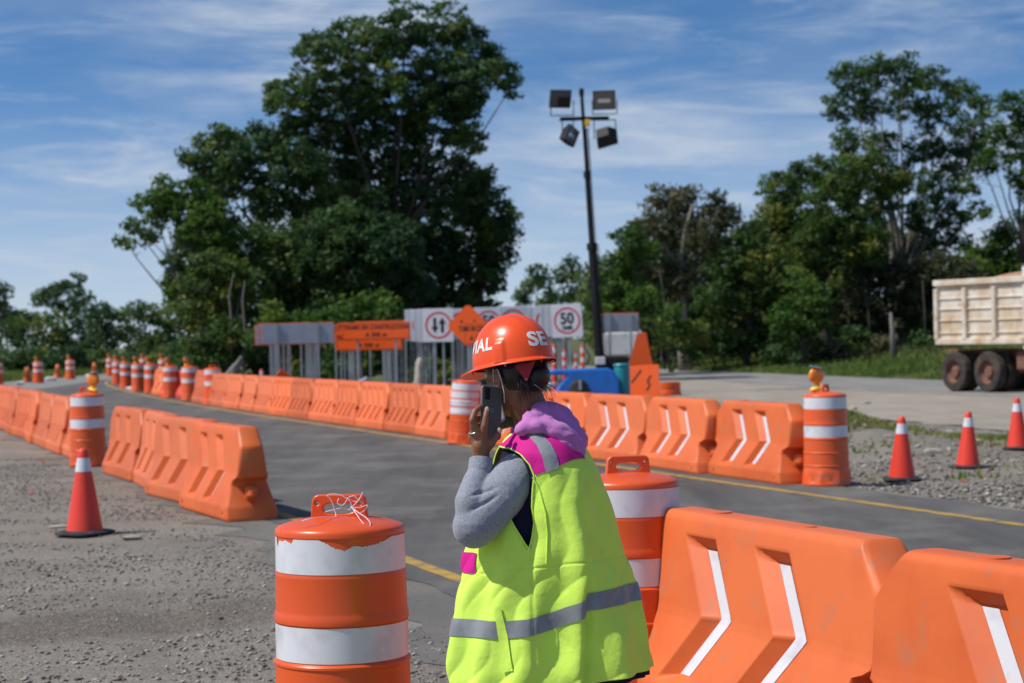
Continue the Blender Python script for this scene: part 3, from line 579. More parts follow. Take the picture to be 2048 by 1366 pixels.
# ================================================================== DRUMS
def make_drum(bands=((0.835, 0.957), (0.527, 0.650)), dirty=False, torn=False, light=False, base=True, hz=0):
    mat = 'drum_dirty' if dirty else 'drum'
    root = empty('traffic_drum', label='drum', cat='drum')
    mb = MB(); pr = [(0.26, 0.0), (0.268, 0.012), (0.268, 0.03), (0.262, 0.05), (0.262, 0.13), (0.254, 0.16), (0.244, 0.185)]
    z = 0.185; r = 0.246
    segs = [(0.19, 0.335), (0.335, 0.48), (0.48, 0.71), (0.71, 0.94)]
    rr = [0.2455, 0.2415, 0.2375, 0.230]
    for (z0, z1), r0 in zip(segs, rr):
        pr += [(r0+0.006, z0+0.003), (r0+0.0075, z0+0.012), (r0+0.006, z0+0.03), (r0-0.001, z0+0.040), (r0-0.001, z1-0.040), (r0+0.005, z1-0.034), (r0+0.005, z1-0.012), (r0+0.001, z1-0.002)]
    pr = [(0.26, 0.0), (0.268, 0.012), (0.268, 0.03), (0.262, 0.05), (0.262, 0.13), (0.252, 0.165), (0.246, 0.185)]
    for zc, r0 in ((0.22, 0.2450), (0.36, 0.2425), (0.512, 0.2400)):
        pr += [(r0, zc-0.012), (r0+0.0045, zc-0.006), (r0+0.0045, zc+0.002), (r0-0.0005, zc+0.008)]
    pr += [(0.2345, 0.524), (0.2345, 0.652), (0.2395, 0.656), (0.2400, 0.661), (0.2395, 0.680), (0.236, 0.689), (0.2345, 0.70), (0.2335, 0.818), (0.2335, 0.824), (0.2295, 0.833), (0.2290, 0.958), (0.2320, 0.960), (0.2320, 0.972), (0.229, 0.982), (0.220, 0.990), (0.19, 1.000), (0.15, 1.010), (0.10, 1.018), (0.05, 1.022), (0.002, 1.023)]
    def oct_(a_, r0, z_):
        if z_ < 0.16:
            k = math.cos(math.pi/8)/math.cos(((a_+math.pi/8) % (math.pi/4))-math.pi/8)
            w_ = min(1, (0.17-z_)/0.05) if z_ > 0.03 else 0.4
            return r0*(1+w_*(k*1.035-1))
        return r0
    mb.lathe(pr, 96, 0, oct_); body = mb.build('body', mat, root, True, 32)
    # handle: an upright loop with a grip opening and two small holes
    hb = MB(); out = []; 
    w, z0, z1 = 0.098, 0.98, 1.098
    for k in range(9): a_ = math.pi/2*k/8; out.append((w-0.028+0.028*math.cos(a_), z1-0.028+0.028*math.sin(a_)))
    for k in range(9): a_ = math.pi/2*k/8; out.append((-w+0.028-0.028*math.sin(a_), z1-0.028+0.028*math.cos(a_)))
    out = [(w+0.008, z0)]+out+[(-w-0.008, z0)]
    def inner(cx_, cz, rx, rz_, n=24, e=2.6): return [(cx_+rx*math.copysign(abs(math.cos(t))**(2/e), math.cos(t)), cz+rz_*math.copysign(abs(math.sin(t))**(2/e), math.sin(t))) for t in [2*math.pi*k/n for k in range(n)]]
    holes = [inner(0, 1.048, 0.058, 0.020), inner(0.079, 1.068, 0.0075, 0.0075, 12, 2), inner(-0.079, 1.068, 0.0075, 0.0075, 12, 2)]
    import bmesh
    bm = bmesh.new(); edges = []
    for loop in [out]+holes:
        vs = [bm.verts.new((x, -0.016, z_)) for x, z_ in loop]
        edges += [bm.edges.new((vs[i], vs[(i+1) % len(vs)])) for i in range(len(vs))]
    bmesh.ops.triangle_fill(bm, use_beauty=True, use_dissolve=False, edges=edges)
    ex = bmesh.ops.extrude_face_region(bm, geom=bm.faces[:]); bmesh.ops.translate(bm, verts=[g_ for g_ in ex['geom'] if isinstance(g_, bmesh.types.BMVert)], vec=(0, 0.032, 0))
    bmesh.ops.recalc_face_normals(bm, faces=bm.faces)
    me = bpy.data.meshes.new('handle'); bm.to_mesh(me); bm.free(); me.materials.append(MT[mat]); me.shade_smooth(); me.set_sharp_from_angle(angle=R(40))
    h_ = link('handle', me, root)
    bv = h_.modifiers.new('bevel', 'BEVEL'); bv.width = 0.005; bv.segments = 2; bv.limit_method = 'ANGLE'; bv.angle_limit = R(50)
    h_.rotation_euler = (0, 0, hz)
    for bi, (za, zb) in enumerate(bands):
        n = 768 if (torn and bi == 0) else 192; nz = 26; P = np.zeros((nz, n, 3)); an = np.linspace(0, 2*math.pi, n, endpoint=False)
        # radius of the body there
        def rad(z_):
            zz_ = [p_[1] for p_ in pr]; rr_ = [p_[0] for p_ in pr]; return np.interp(z_, zz_, rr_)
        top = np.full(n, zb)
        if torn and bi == 0:
            # torn away along the top, in the part that faces the camera
            deg = (np.degrees(an)) % 360
            tp = [0, 200, 203, 207, 220, 226, 228, 229.5, 230.2, 256, 258, 264, 272, 279, 282, 287, 296, 309, 316, 324, 326, 360]
            tv = [0, 0.0, -0.030, -0.008, -0.006, -0.013, -0.012, -0.007, 0.0, 0.0, -0.006, -0.012, -0.028, -0.033, -0.027, -0.022, -0.024, -0.018, -0.012, -0.002, 0, 0]
            top = zb + np.interp(deg, tp, tv)*1.15 + np.where((deg > 203) & (deg < 318) & ~((deg > 230) & (deg < 256)), 0.0022*wave(deg, deg*0, 0, 3, 14, 0.1, 0.9), 0)
        for j in range(nz):
            zc = za+(top-za)*j/(nz-1); r0 = np.maximum(rad(zc), rad((za+zb)/2)-0.0)+0.0022
            r0 = np.full(n, max(rad(za+0.01), rad(zb-0.01), rad(zc.mean()))+0.002) if (bi == 0 or True) else r0
            P[j, :, 0] = r0*np.cos(an); P[j, :, 1] = r0*np.sin(an); P[j, :, 2] = zc
        V, F = grid_mesh(P, True); np_mesh('reflective_band', V, F, 'sheet', root)
    if light:
        add_beacon(root, hz)
    return root
def add_beacon(root, hz, x=-0.075, y=-0.03, z=1.01):
    base_ = MB(); Rz_ = Matrix.Rotation(0.3, 3, 'Y')
    base_.box((x-0.01, y, z+0.045), (0.17, 0.085, 0.055), Matrix.Rotation(-0.22, 3, 'Y'), bev=0.024)
    base_.tube([(x-0.01, y, z+0.06), (x-0.015, y, z+0.10)], [0.035, 0.024], 14)
    lt = base_.build('warning_light', 'yellow', root, True, 45)
    ln = MB(); c = Vector((x-0.02, y, z+0.185)); rot = Matrix.Rotation(0.12, 3, 'Y')
    ln.lathe([(0.002, -0.036), (0.05, -0.034), (0.075, -0.028), (0.089, -0.012), (0.092, 0.0), (0.089, 0.012), (0.075, 0.028), (0.05, 0.034), (0.002, 0.036)], 28)
    ln.v = [tuple(Matrix.Rotation(0.35, 3, 'Z') @ (Matrix.Rotation(math.pi/2, 3, 'X') @ Vector(v))+c) for v in ln.v]
    ln.build('lens', 'amber', lt, True, 40)
    sp = MB(); sp.box(c+Vector((-0.005, 0, 0.094)), (0.125, 0.09, 0.012), Matrix.Rotation(0.22, 3, 'Y'), bev=0.004)
    sp.build('solar_panel', 'solar', lt, True)
GD = 'orange and white traffic drums'
g1 = W(680, 1060, 7.12); 
d1 = make_drum(torn=True, hz=R(-6)); d1.location = (g1.x, 7.12+0.0, 0.01); d1['label'] = 'closest orange drum with a torn white band and string tied to its handle'; d1['group'] = GD
g2 = W(1256, 960, 9.05)
PLAIN = Proto(make_drum(hz=R(12)))
PLAIN.put((g2.x, 9.05, 0.012), 0, 'orange drum with an intact handle standing behind the worker in the lime vest', GD)
LITD = Proto(make_drum(light=True, hz=R(40)))
LITDIRTY = Proto(make_drum(light=True, dirty=True, hz=R(60)))
g = W(1650, 800, 21.4); LITDIRTY.put((g.x, 21.4, 0.012), 0, 'scuffed orange drum with amber beacon at the near end of the right row', GD, 0.985)
g = W(174, 800, 27.7); LITD.put((g.x, 27.7, 0.012), R(150), 'orange drum with amber beacon standing in the left barrier row', GD, 1.0)
four = make_drum(bands=((0.85, 0.955), (0.725, 0.825), (0.60, 0.70), (0.475, 0.575)), hz=0); g = W(926, 800, 31.5); four.location = (g.x+0.0, 31.4, 0.012); four.rotation_euler = (0, R(4), 0); four['label'] = 'orange drum with four white bands leaning against the row behind the worker'; four['group'] = GD
g = G(427, 810); PLAIN.put((g.x, g.y, 0.012), 0.4, 'orange drum without a beacon at the far end of the long barrier row', GD)
for (px, py, rz_, pr, lab) in ((380, 802, 0.2, LITDIRTY, 'dirty orange drum with amber beacon next to the unlit drum at the row end'),
                       (342, 797, 0.3, LITD, 'beacon drum on the left of the red leaning barrier'),
                       (303, 787, 0.1, LITD, 'beacon drum partly behind a barrier end in the bend'),
                       (277, 784, 0.2, LITD, 'beacon drum in the bend in front of a small barrier'),
                       (253, 778, 0.5, LITD, 'beacon drum third from the tip of the yellow line'),
                       (236, 770, 0.0, LITD, 'beacon drum close beside the tip of the yellow line'),
                       (221, 753, 0.1, LITD, 'small distant beacon drum at the tip of the yellow line'),
                       (141, 759, 0.0, LITD, 'far drum with beacon beyond the bend, right of two such drums'),
                       (77, 767, 0.2, LITD, 'far drum with beacon beyond the bend, left of two such drums'),
                       (-4, 769, 0.2, LITD, 'far drum cut off by the left edge of the photo'),
                       (327, 762, 0.2, LITD, 'tiny far beacon drum seen between two nearer beacon drums'),
                       (288, 757, 0.2, LITD, 'tiny far beacon drum behind the nearer drums in the bend')):
    g = G(px, py); pr.put((g.x, g.y, 0.022), rz_, lab, GD)
# string on the handle of the closest drum
st = MB(); def_ = []
def on(px, py, dy=0.0): return W(px, py, 7.10+dy)
paths = [[(604, 1042, -.15), (618, 1038, -.155), (640, 1034, -.12), (668, 1035, -.06), (671, 1026, -.035), (662, 1000, -.03), (654, 992, -.03), (662, 988, -.03), (680, 990, -.028), (700, 1000, -.026), (715, 1004, -.03)],
         [(715, 1004, -.03), (722, 992, -.035), (725, 985, -.04), (718, 1000, -.04), (706, 1012, -.035), (702, 1016, -.03)],
         [(702, 1014, -.03), (718, 1026, -.08), (733, 1036, -.11), (741, 1048, -.13), (737, 1054, -.135), (726, 1046, -.12), (717, 1034, -.09), (706, 1018, -.04)],
         [(702, 1015, -.03), (720, 1015, -.03), (735, 1010, -.03), (728, 1022, -.035), (716, 1028, -.05)],
         [(650, 1024, -.03), (665, 1020, -.03), (684, 1016, -.028), (700, 1019, -.03), (702, 1006, -.03), (695, 998, -.03)],
         [(678, 996, -.028), (675, 1006, -.03), (684, 1011, -.032), (691, 1005, -.032), (696, 996, -.03), (708, 992, -.03), (716, 1000, -.03)]]
for p in paths:
    q = [on(*a__) for a__ in p]; qq = []
    for i in range(len(q)-1):
        for k in range(5):
            t = k/5; p0, p1, p2_, p3 = q[max(i-1, 0)], q[i], q[i+1], q[min(i+2, len(q)-1)]
            qq.append(0.5*((2*p1)+(p2_-p0)*t+(2*p0-5*p1+4*p2_-p3)*t*t+(3*p1-p0-3*p2_+p3)*t**3))
    qq.append(q[-1]); st.tube(qq, 0.0017, 6)
o = st.build('tied_string', 'string'); tag(o, 'pale pink string tied in loops around the handle of the closest drum', 'string')

# ================================================================== CONES
def make_cone():
    root = empty('traffic_cone', label='cone', cat='traffic cone')
    mb = MB(); mb.lathe([(0.162, 0.0), (0.158, 0.02), (0.150, 0.06), (0.098, 0.38), (0.060, 0.60), (0.052, 0.655), (0.046, 0.69), (0.040, 0.715), (0.028, 0.728), (0.003, 0.732)], 40)
    mb.v = [(x, y, z+0.028) for x, y, z in mb.v]; mb.build('body', 'cone', root, True, 60)
    c = MB(); r = lambda z: np.interp(z, [0.06, 0.38, 0.60, 0.655], [0.150, 0.098, 0.060, 0.052])+0.002
    c.lathe([(r(0.525), 0.525), (r(0.58), 0.58), (r(0.645), 0.645)], 40, cap=False); c.v = [(x, y, z+0.028) for x, y, z in c.v]; c.build('reflective_collar', 'sheet', root)
    b = MB(); b.lathe([(0.235, 0.0), (0.245, 0.008), (0.242, 0.022), (0.20, 0.034), (0.15, 0.036)], 40, fn=lambda a_, r0, z: r0*(1+0.09*math.cos(4*a_)) if r0 > 0.18 else r0); b.build('base', 'rubber', root)
    return root
C = Proto(make_cone()); GC = 'red traffic cones'
def putc(px, pybase, rz, lab, sc=1.0, tilt=None):
    g = G(px, pybase); C.put((g.x, g.y, 0.006+max(0, ground_z(g.x, g.y))), rz, lab, GC, sc, tilt)
putc(170, 1069, 0.3, 'red cone standing on the gravel in front of the left barrier row', 1.0)
putc(1804, 960, 0.7, 'red cone closest to the beacon drum on the right', 0.92, (0.02, 0.0))
putc(1936, 936, 0.1, 'red cone in the middle of the three on the right gravel', 0.88, (0, 0.03))
putc(2036, 903, 0.5, 'red cone at the right edge of the photo', 0.90)
# ================================================================== ROCKS + GRAVEL
def rock_mesh(seed, sub=3):
    r_ = np.random.default_rng(seed); mb = MB(); mb.ball((0, 0, 0), 1.0, n=16, m=10)
    V = np.array(mb.v); s = r_.uniform(0.6, 1.1, 3)*np.array([1, 0.8, 0.6])
    V = V*(1+0.28*wave(V[:, 0], V[:, 1], V[:, 2], seed, 8, 0.15, 0.6)[:, None])
    for _ in range(7):
        d = r_.normal(size=3); d /= np.linalg.norm(d); k = V@d; lim = r_.uniform(0.55, 0.8); V = V-np.outer(np.maximum(k-lim, 0), d)
    mb.v = [tuple(x) for x in V*s]; return mb
ROCKS = [(265, 1080, .10, 'pale flat stone lying right of the left cone', (2.0, 1, .6)), (60, 1180, .045, 'small pale stone at the left on the gravel', (1, 1, .7)), (203, 1101, .03, 'pebble below the left cone base', (1, 1, .8)), (100, 1142, .028, 'pale pebble between the left cone and the photo edge', (1, 1, .8)), (292, 1142, .035, 'small stone below the pale flat stone', (1.2, 1, .7)), (418, 1105, .03, 'small stone left of the closest drum', (1, 1, .8)),
         (305, 1028, .05, 'stone lying at the foot of the left barrier row', (1.2, 1, .7)),
         (120, 1055, .14, 'flat grey slab lying behind the left cone', (1.7, 1, .25)),
         (1803, 968, .045, 'small white stone at the foot of the near right cone', (1, 1, .9)), (1754, 940, .05, 'white stone between the beacon drum and the near right cone', (1, 1, .8)),
         (1868, 912, .13, 'white rubble between the two right cones', (1.7, 1, .7)), (1900, 908, .10, 'white stone beside the middle right cone', (1, 1, .8)), (1978, 925, .08, 'cream stone right of the middle cone', (1.2, 1, .8)), (2026, 925, .10, 'cream stone near the right photo edge', (1.4, 1, .7)),
         (1898, 872, .12, 'cream boulder at the foot of the dirt mound', (1.2, 1, .8)), (1740, 843, .16, 'pale rock on the dirt mound', (2.0, 1, .7)), (1705, 820, .14, 'pale rock near the top of the dirt mound beside the beacon drum', (1.6, 1, .7)), (1735, 808, .12, 'brown rock in the grass on top of the dirt mound', (1.6, 1, .7)), (1720, 852, .10, 'pale rock at the near foot of the dirt mound', (1.6, 1, .7)),
         (1835, 905, .07, 'small cream stone left of the white rubble', (1.3, 1, .7)), (1790, 893, .14, 'tan slab behind the near right cone', (2.2, 1, .4)), (1840, 950, .05, 'small pale stone behind the near right cone', (1.6, 1, .6)),
         (1955, 890, .09, 'pale stone behind the middle right cone', (1.6, 1, .6))]
for i, (px, py, r_, lab, s_) in enumerate(ROCKS):
    g = G(px, py); mb = rock_mesh(100+i); mb.v = [(x*r_*s_[0]*.55, y*r_*s_[1]*.8, z*r_*s_[2]) for x, y, z in mb.v]
    o = mb.build('rock', 'rock', None, True, 28); o.location = (g.x, g.y, max(0, ground_z(g.x, g.y))+r_*s_[2]*0.3); o.rotation_euler = (0, 0, random.uniform(-.3, .3)); tag(o, lab, 'rock', 'loose pale rocks')
# gravel: thousands of little stones
def gravel(n, region, smin, smax):
    # icosahedron-like stone
    base = np.array([(0, 0, .6), (.8, 0, .1), (.25, .8, 0), (-.7, .5, .1), (-.7, -.5, 0), (.25, -.75, .1), (0, 0, -.5)]); tri = np.array([(0, 1, 2), (0, 2, 3), (0, 3, 4), (0, 4, 5), (0, 5, 1), (6, 2, 1), (6, 3, 2), (6, 4, 3), (6, 5, 4), (6, 1, 5)])
    P = region(n); n = len(P); s = smin*(smax/smin)**(rng.random(n)**2.6)
    a_ = rng.random(n)*6.28; sc = np.stack([s*rng.uniform(.7, 1.3, n), s*rng.uniform(.7, 1.3, n), s*rng.uniform(.5, .9, n)], 1)
    B = base[None]*sc[:, None, :]*(1+rng.uniform(-.25, .25, (n, 7, 3))); c, s_ = np.cos(a_)[:, None], np.sin(a_)[:, None]
    Xr = B[..., 0]*c-B[..., 1]*s_; Yr = B[..., 0]*s_+B[..., 1]*c
    V = np.stack([Xr+P[:, :1], Yr+P[:, 1:2], B[..., 2]+P[:, 2:3]+s[:, None]*.2], -1).reshape(-1, 3)
    F = (tri[None]+(np.arange(n)*7)[:, None, None]).reshape(-1, 3); return V, F
def zat(P):
    i = np.clip(np.searchsorted(gx, P[:, 0]), 1, len(gx)-1); j = np.clip(np.searchsorted(gy, P[:, 1]), 1, len(gy)-1); return Z[j, i]
def reg_left(n):
    y = 7.2+(30-7.2)*rng.random(n)**1.6; x = rng.uniform(-0.29*30, 0.5, n); x = np.where(rng.random(n) < .0, x, -0.27*y+rng.random(n)*(xl(y)-0.95+0.27*y)); P = np.stack([x, y, y*0], 1)
    P = P[(x > -8.9)]; P = P[(np.abs(P[:, 1]-0.42*P[:, 0]-13.0) > .75) | (P[:, 0] > -1.2) | (rng.random(len(P)) < .12)]; P = P[wave(P[:, 0], P[:, 1], 0, 21, 10, .2, 1.2) > -0.9*rng.random(len(P))]; P[:, 2] = zat(P); return P
def reg_right(n):
    y = 17.5+24*rng.random(n)**1.3; x = xr(y)+0.95+rng.random(n)*np.clip(0.27*y+0.4-(xr(y)+0.95), 0, None); P = np.stack([x, y, y*0], 1); P = P[x < np.interp(y, [24, 28, 31.5, 38, 46], [16, 10.0, 8.0, 6.6, 5.2])]; P[:, 2] = zat(P); return P
def reg_edge(n):
    y = 7.0+14*rng.random(n)**1.4; x = xl(y)-0.2-1.3*rng.random(n)**.6; P = np.stack([x, y, y*0+0.010], 1); return P
V1, F1 = gravel(52000, reg_left, 0.0025, 0.024); V2, F2 = gravel(17000, reg_right, 0.006, 0.050); V3, F3 = gravel(3500, reg_edge, 0.003, 0.010)
V = np.r_[V1, V2, V3]; F = np.r_[F1, F2+len(V1), F3+len(V1)+len(V2)]
tag(np_mesh('gravel', V, F, 'gravelstone', smooth=False, attr=np.repeat(rng.random(len(V)//7)**.9, 7)), 'loose grey-brown gravel and small stones on the verges', 'gravel', kind='stuff')
for (px, py, lab) in ((8, 880, 'orange plastic scrap on the gravel at the left photo edge'), (62, 988, 'small red scrap on the gravel above the left cone'), (1925, 963, 'tiny red scrap on the gravel below the middle right cone'), (88, 926, 'tiny red scrap beside the left barrier row')):
    g = G(px, py); mb = MB(); mb.v = [(x*.05, y*.05, z*.02) for x, y, z in rock_mesh(300+px).v]; mb.f = rock_mesh(300+px).f; mb.m = [0]*len(mb.f)
    o = mb.build('plastic_scrap', 'cone', None, True, 30); o.location = (g.x, g.y, 0.012); tag(o, lab, 'litter', 'red plastic scraps')

# ================================================================== TREES
def leaves(centers, radii, n_per, size, flat=0.75, droop=0.0, seed=0, tint_c=None):
    r_ = np.random.default_rng(seed); k = len(centers); idx = np.repeat(np.arange(k), n_per); n = len(idx)
    d = r_.normal(size=(n, 3)); d /= np.linalg.norm(d, axis=1)[:, None]; rad = r_.random(n)**(1/2.2)
    pos = centers[idx]+d*(radii[idx]*rad)[:, None]*np.array([1, 1, flat]); pos[:, 2] -= droop*rad*radii[idx]
    nr = d*0.55+r_.normal(size=(n, 3))*0.55+np.array([0, 0, 0.55]); nr /= np.linalg.norm(nr, axis=1)[:, None]
    t = np.cross(nr, r_.normal(size=(n, 3))); t /= np.linalg.norm(t, axis=1)[:, None]; b = np.cross(nr, t)
    s = size*r_.uniform(.6, 1.4, n)[:, None]
    V = np.stack([pos-t*s, pos+b*s*.42-t*s*.1, pos+t*s, pos-b*s*.42-t*s*.1], 1).reshape(-1, 3)
    F = np.arange(4*n).reshape(n, 4)
    tn = (tint_c[idx] if tint_c is not None else 0.4)+r_.normal(size=n)*.10
    return V, F, np.repeat(np.clip(tn, 0, 1), 4)
def tree(name, label, group, base, D, lobes, mat='leaf', bark='bark', trunk_r=0.2, size=0.12, dens=1.0, clump=0.42, seed=1, sparse=False, spread=0.8, cat='tree', flat=0.7, trunk_bend=0.3, limbs=True):
    """lobes in photo pixels (x, y, r) at distance D, given real depth around the trunk"""
    r_ = np.random.default_rng(seed); k = D/F_PX
    g = W(base, 700, D); root = empty(name, (g.x, D, 0), label=label, cat=cat, group=group); O = Vector((g.x, D, 0))
    lc = []; 
    for (px, py, rp) in lobes:
        dy = r_.uniform(-1, 1)*spread*max(1.0, 0.012*D) ; p = W(px, py, D+dy); lc.append((np.array(p-O), rp*k))
    C_ = []; Rr = []; T = []
    for c, r0 in lc:
        nc = max(5, int((2.1 if sparse else 2.1)*(r0/clump)**2*3.1)); d = r_.normal(size=(nc, 3)); d /= np.linalg.norm(d, axis=1)[:, None]
        q = c+d*(r0*(0.25+0.75*r_.random(nc)**.5))[:, None]*np.array([1, 1.1, .85]); C_.append(q); Rr.append(clump*r_.uniform(.5, 1.25, nc)); T.append(np.clip(r_.normal(0.42, .2)+r_.normal(size=nc)*.22, 0, 1))
    C_ = np.concatenate(C_); Rr = np.concatenate(Rr); T = np.concatenate(T)
    keep = C_[:, 2] > 0.15; C_, Rr, T = C_[keep], Rr[keep], T[keep]
    npr = np.maximum(8, (dens*34*(Rr/clump)**2*(clump/size/3.3)**2*(0.85 if sparse else 1))).astype(int)
    V, F, tn = leaves(C_, Rr, npr, size, flat, 0, seed+5, T)
    np_mesh('crown', V, F, mat, root, smooth=False, attr=tn)
    # trunk + limbs reaching each lobe
    mb = MB(); cen = np.mean([c for c, _ in lc], axis=0); fork = Vector((cen[0]*.45, cen[1]*.3, max(0.8, min(c[2] for c, _ in lc)*0.75)))
    pts = [Vector((0, 0, -0.1)), fork*0.33+Vector((r_.uniform(-1, 1)*trunk_bend, 0, 0)), fork*0.68+Vector((r_.uniform(-1, 1)*trunk_bend, 0, 0)), fork]
    mb.tube(pts, [trunk_r*1.35, trunk_r, trunk_r*.85, trunk_r*.7], 9)
    if limbs:
        for c, r0 in lc:
            e = Vector(c); m_ = fork.lerp(e, .5)+Vector((r_.uniform(-.3, .3), r_.uniform(-.3, .3), -abs(e.x-fork.x)*.10)); l0 = fork.lerp(m_, .0)
            mb.tube([l0, fork.lerp(m_, .5)+Vector((r_.uniform(-.15, .15), 0, .1)), m_, m_.lerp(e, .55)+Vector((r_.uniform(-.15, .15), 0, .1)), e], [trunk_r*.42, trunk_r*.27, trunk_r*.19, trunk_r*.12, trunk_r*.05], 6)
            for _ in range(4):
                d = Vector(r_.normal(size=3)).normalized()*r0*.8; d.z = abs(d.z)*.5; s0 = m_.lerp(e, r_.uniform(.4, 1)); mb.tube([s0, s0+d*.5+Vector((0, 0, .1)), s0+d], [trunk_r*.09, trunk_r*.06, trunk_r*.03], 5)
    mb.build('trunk', bark, root, True, None)
    return root
GL = 'trees of the tall clump left of the light mast'
tree('broadleaf_tree', 'tallest tree of the left clump, its crown reaching the top of the photo', GL, 790, 74, [(640, 120, 62), (590, 200, 62), (550, 185, 30), (720, 90, 72), (805, 60, 66), (890, 55, 62), (950, 110, 62), (1000, 145, 36), (1022, 175, 24), (900, 160, 85), (790, 170, 95), (680, 210, 90), (590, 280, 58), (880, 250, 80), (770, 290, 100), (660, 320, 80), (940, 280, 38), (860, 370, 90), (740, 400, 90), (925, 200, 50)], 'leaf_dark', seed=3, trunk_r=.24, size=.105, clump=.33, spread=1.8, dens=1.15, flat=.55)
tree('broadleaf_tree', 'dark dense tree filling the right side of the left clump above the arrow sign', GL, 925, 77, [(960, 400, 62), (905, 450, 85), (990, 460, 48), (1015, 440, 28), (945, 540, 78), (860, 520, 80), (900, 630, 75), (975, 560, 34), (820, 620, 80), (985, 500, 42), (940, 345, 42)], 'leaf_dark', seed=8, trunk_r=.2, size=.115, clump=.40, spread=1.6, dens=1.3)
tree('broadleaf_tree', 'rounded dark green tree on the upper left shoulder of the clump', GL, 560, 72, [(440, 290, 52), (500, 285, 50), (470, 340, 60), (400, 320, 36), (560, 360, 60), (600, 320, 55), (620, 400, 70), (530, 410, 50), (420, 370, 50), (540, 300, 40)], 'leaf_dark', seed=12, trunk_r=.17, bark='bark_pale', size=.10, clump=.38, spread=1.2, dens=1.2)
tree('broadleaf_tree', 'brighter green tree leaning out at the far left of the clump', GL, 470, 68, [(370, 385, 42), (335, 385, 36), (300, 405, 34), (268, 455, 26), (250, 480, 16), (290, 470, 24), (340, 430, 46), (400, 450, 54), (440, 480, 50), (330, 395, 36), (420, 420, 50), (350, 560, 28), (345, 530, 26), (370, 590, 36)], 'leaf_bright', seed=15, trunk_r=.15, bark='bark_pale', size=.095, clump=.32, spread=1.0)
tree('vine_covered_tree', 'green vine-covered tree with pale stems at the left foot of the clump', GL, 455, 66, [(400, 560, 46), (440, 600, 56), (390, 630, 50), (450, 680, 56), (400, 700, 44), (350, 590, 22), (430, 530, 50), (480, 560, 50), (440, 740, 40), (390, 740, 36)], 'leaf', seed=18, trunk_r=.16, bark='bark_pale', size=.10, clump=.36, dens=1.0)
tree('broadleaf_tree', 'mid green tree in the middle of the clump behind the orange signs', GL, 660, 70, [(620, 500, 75), (690, 520, 80), (760, 500, 85), (560, 520, 60), (640, 590, 80), (730, 600, 80), (800, 560, 70), (560, 600, 60), (690, 460, 70)], 'leaf_dark', seed=22, trunk_r=.2, size=.115, clump=.42, dens=1.2)
tree('broadleaf_tree', 'bright green leafy sapling low behind the large orange sign', GL, 720, 64, [(740, 610, 45), (700, 640, 50), (770, 640, 45), (660, 650, 40), (740, 680, 40)], 'leaf_bright', seed=23, trunk_r=.08, size=.10, clump=.34)
tree('broadleaf_tree', 'bright green leafy sapling low behind the sign backs', GL, 560, 63, [(560, 640, 40), (530, 670, 36), (590, 680, 38), (600, 640, 34)], 'leaf_bright', seed=24, trunk_r=.07, size=.10, clump=.34)
for i, (px, py, r0, D_) in enumerate(((470, 700, 40, 65), (540, 720, 40, 66), (610, 715, 46, 67), (690, 720, 44, 68), (770, 710, 50, 69), (850, 700, 55, 70), (930, 700, 50, 71), (985, 690, 40, 74), (500, 650, 45, 69), (870, 745, 40, 67), (640, 745, 40, 65))):
    nm = ['left of the sign backs', 'behind the left sign backs', 'between the sign posts at left', 'behind the orange sign posts', 'right of the orange sign posts', 'behind the arrow sign', 'behind the diamond sign', 'at the right foot of the clump', 'under the rounded tree', 'low behind the white sacks', 'low under the grey sign backs'][i]
    tree('bush', 'dark green bush '+nm, 'bushes under the left clump', px, D_, [(px, py, r0), (px-30, py+20, r0*.7), (px+30, py+15, r0*.7)], 'leaf' if i % 2 else 'leaf_dark', seed=40+i, trunk_r=.05, size=.11, clump=.40, cat='bush', limbs=False)
# pale stems hanging in the left of the clump
for i, (pts_, lab) in enumerate((([(458, 745), (464, 650), (458, 590), (468, 545)], 'thin pale stem among the vines at the left of the clump'), ([(484, 745), (490, 660), (485, 600), (490, 560)], 'second thin pale stem right beside the left one in the clump'), ([(540, 700), (545, 610), (552, 520), (556, 450)], 'pale upright trunk in the middle left of the clump'))):
    D0 = 65.0 if i < 2 else 69.5; g = W(pts_[0][0], 700, D0); mb = MB(); pw = [W(x, y, D0)-Vector((g.x, D0, 0)) for x, y in pts_]; pw[0].z = -.1; mb.tube(pw, [.06, .045, .03, .015], 7)
    o = mb.build('bare_trunk', 'bark_pale', None, True, None); o.location = (g.x, D0, 0); tag(o, lab, 'tree', 'bare pale trunks in the left clump')
tree('broadleaf_tree', 'dark tree filling the left side of the clump below the rounded one', GL, 430, 70, [(400, 480, 60), (450, 540, 66), (380, 540, 46), (500, 500, 60), (400, 610, 60), (470, 620, 66), (530, 560, 60), (430, 440, 50), (360, 600, 34)], 'leaf_dark', seed=27, trunk_r=.14, size=.11, clump=.42, dens=1.1)
tree('broadleaf_tree', 'dark tree filling the core of the clump behind the signs', GL, 700, 79, [(600, 480, 80), (700, 430, 90), (780, 480, 90), (620, 590, 80), (700, 640, 80), (800, 660, 80), (560, 660, 70), (880, 680, 60), (960, 640, 60)], 'leaf_dark', seed=28, trunk_r=.2, size=.13, clump=.5, dens=1.1)
GRT = 'trees of the wood on the right'
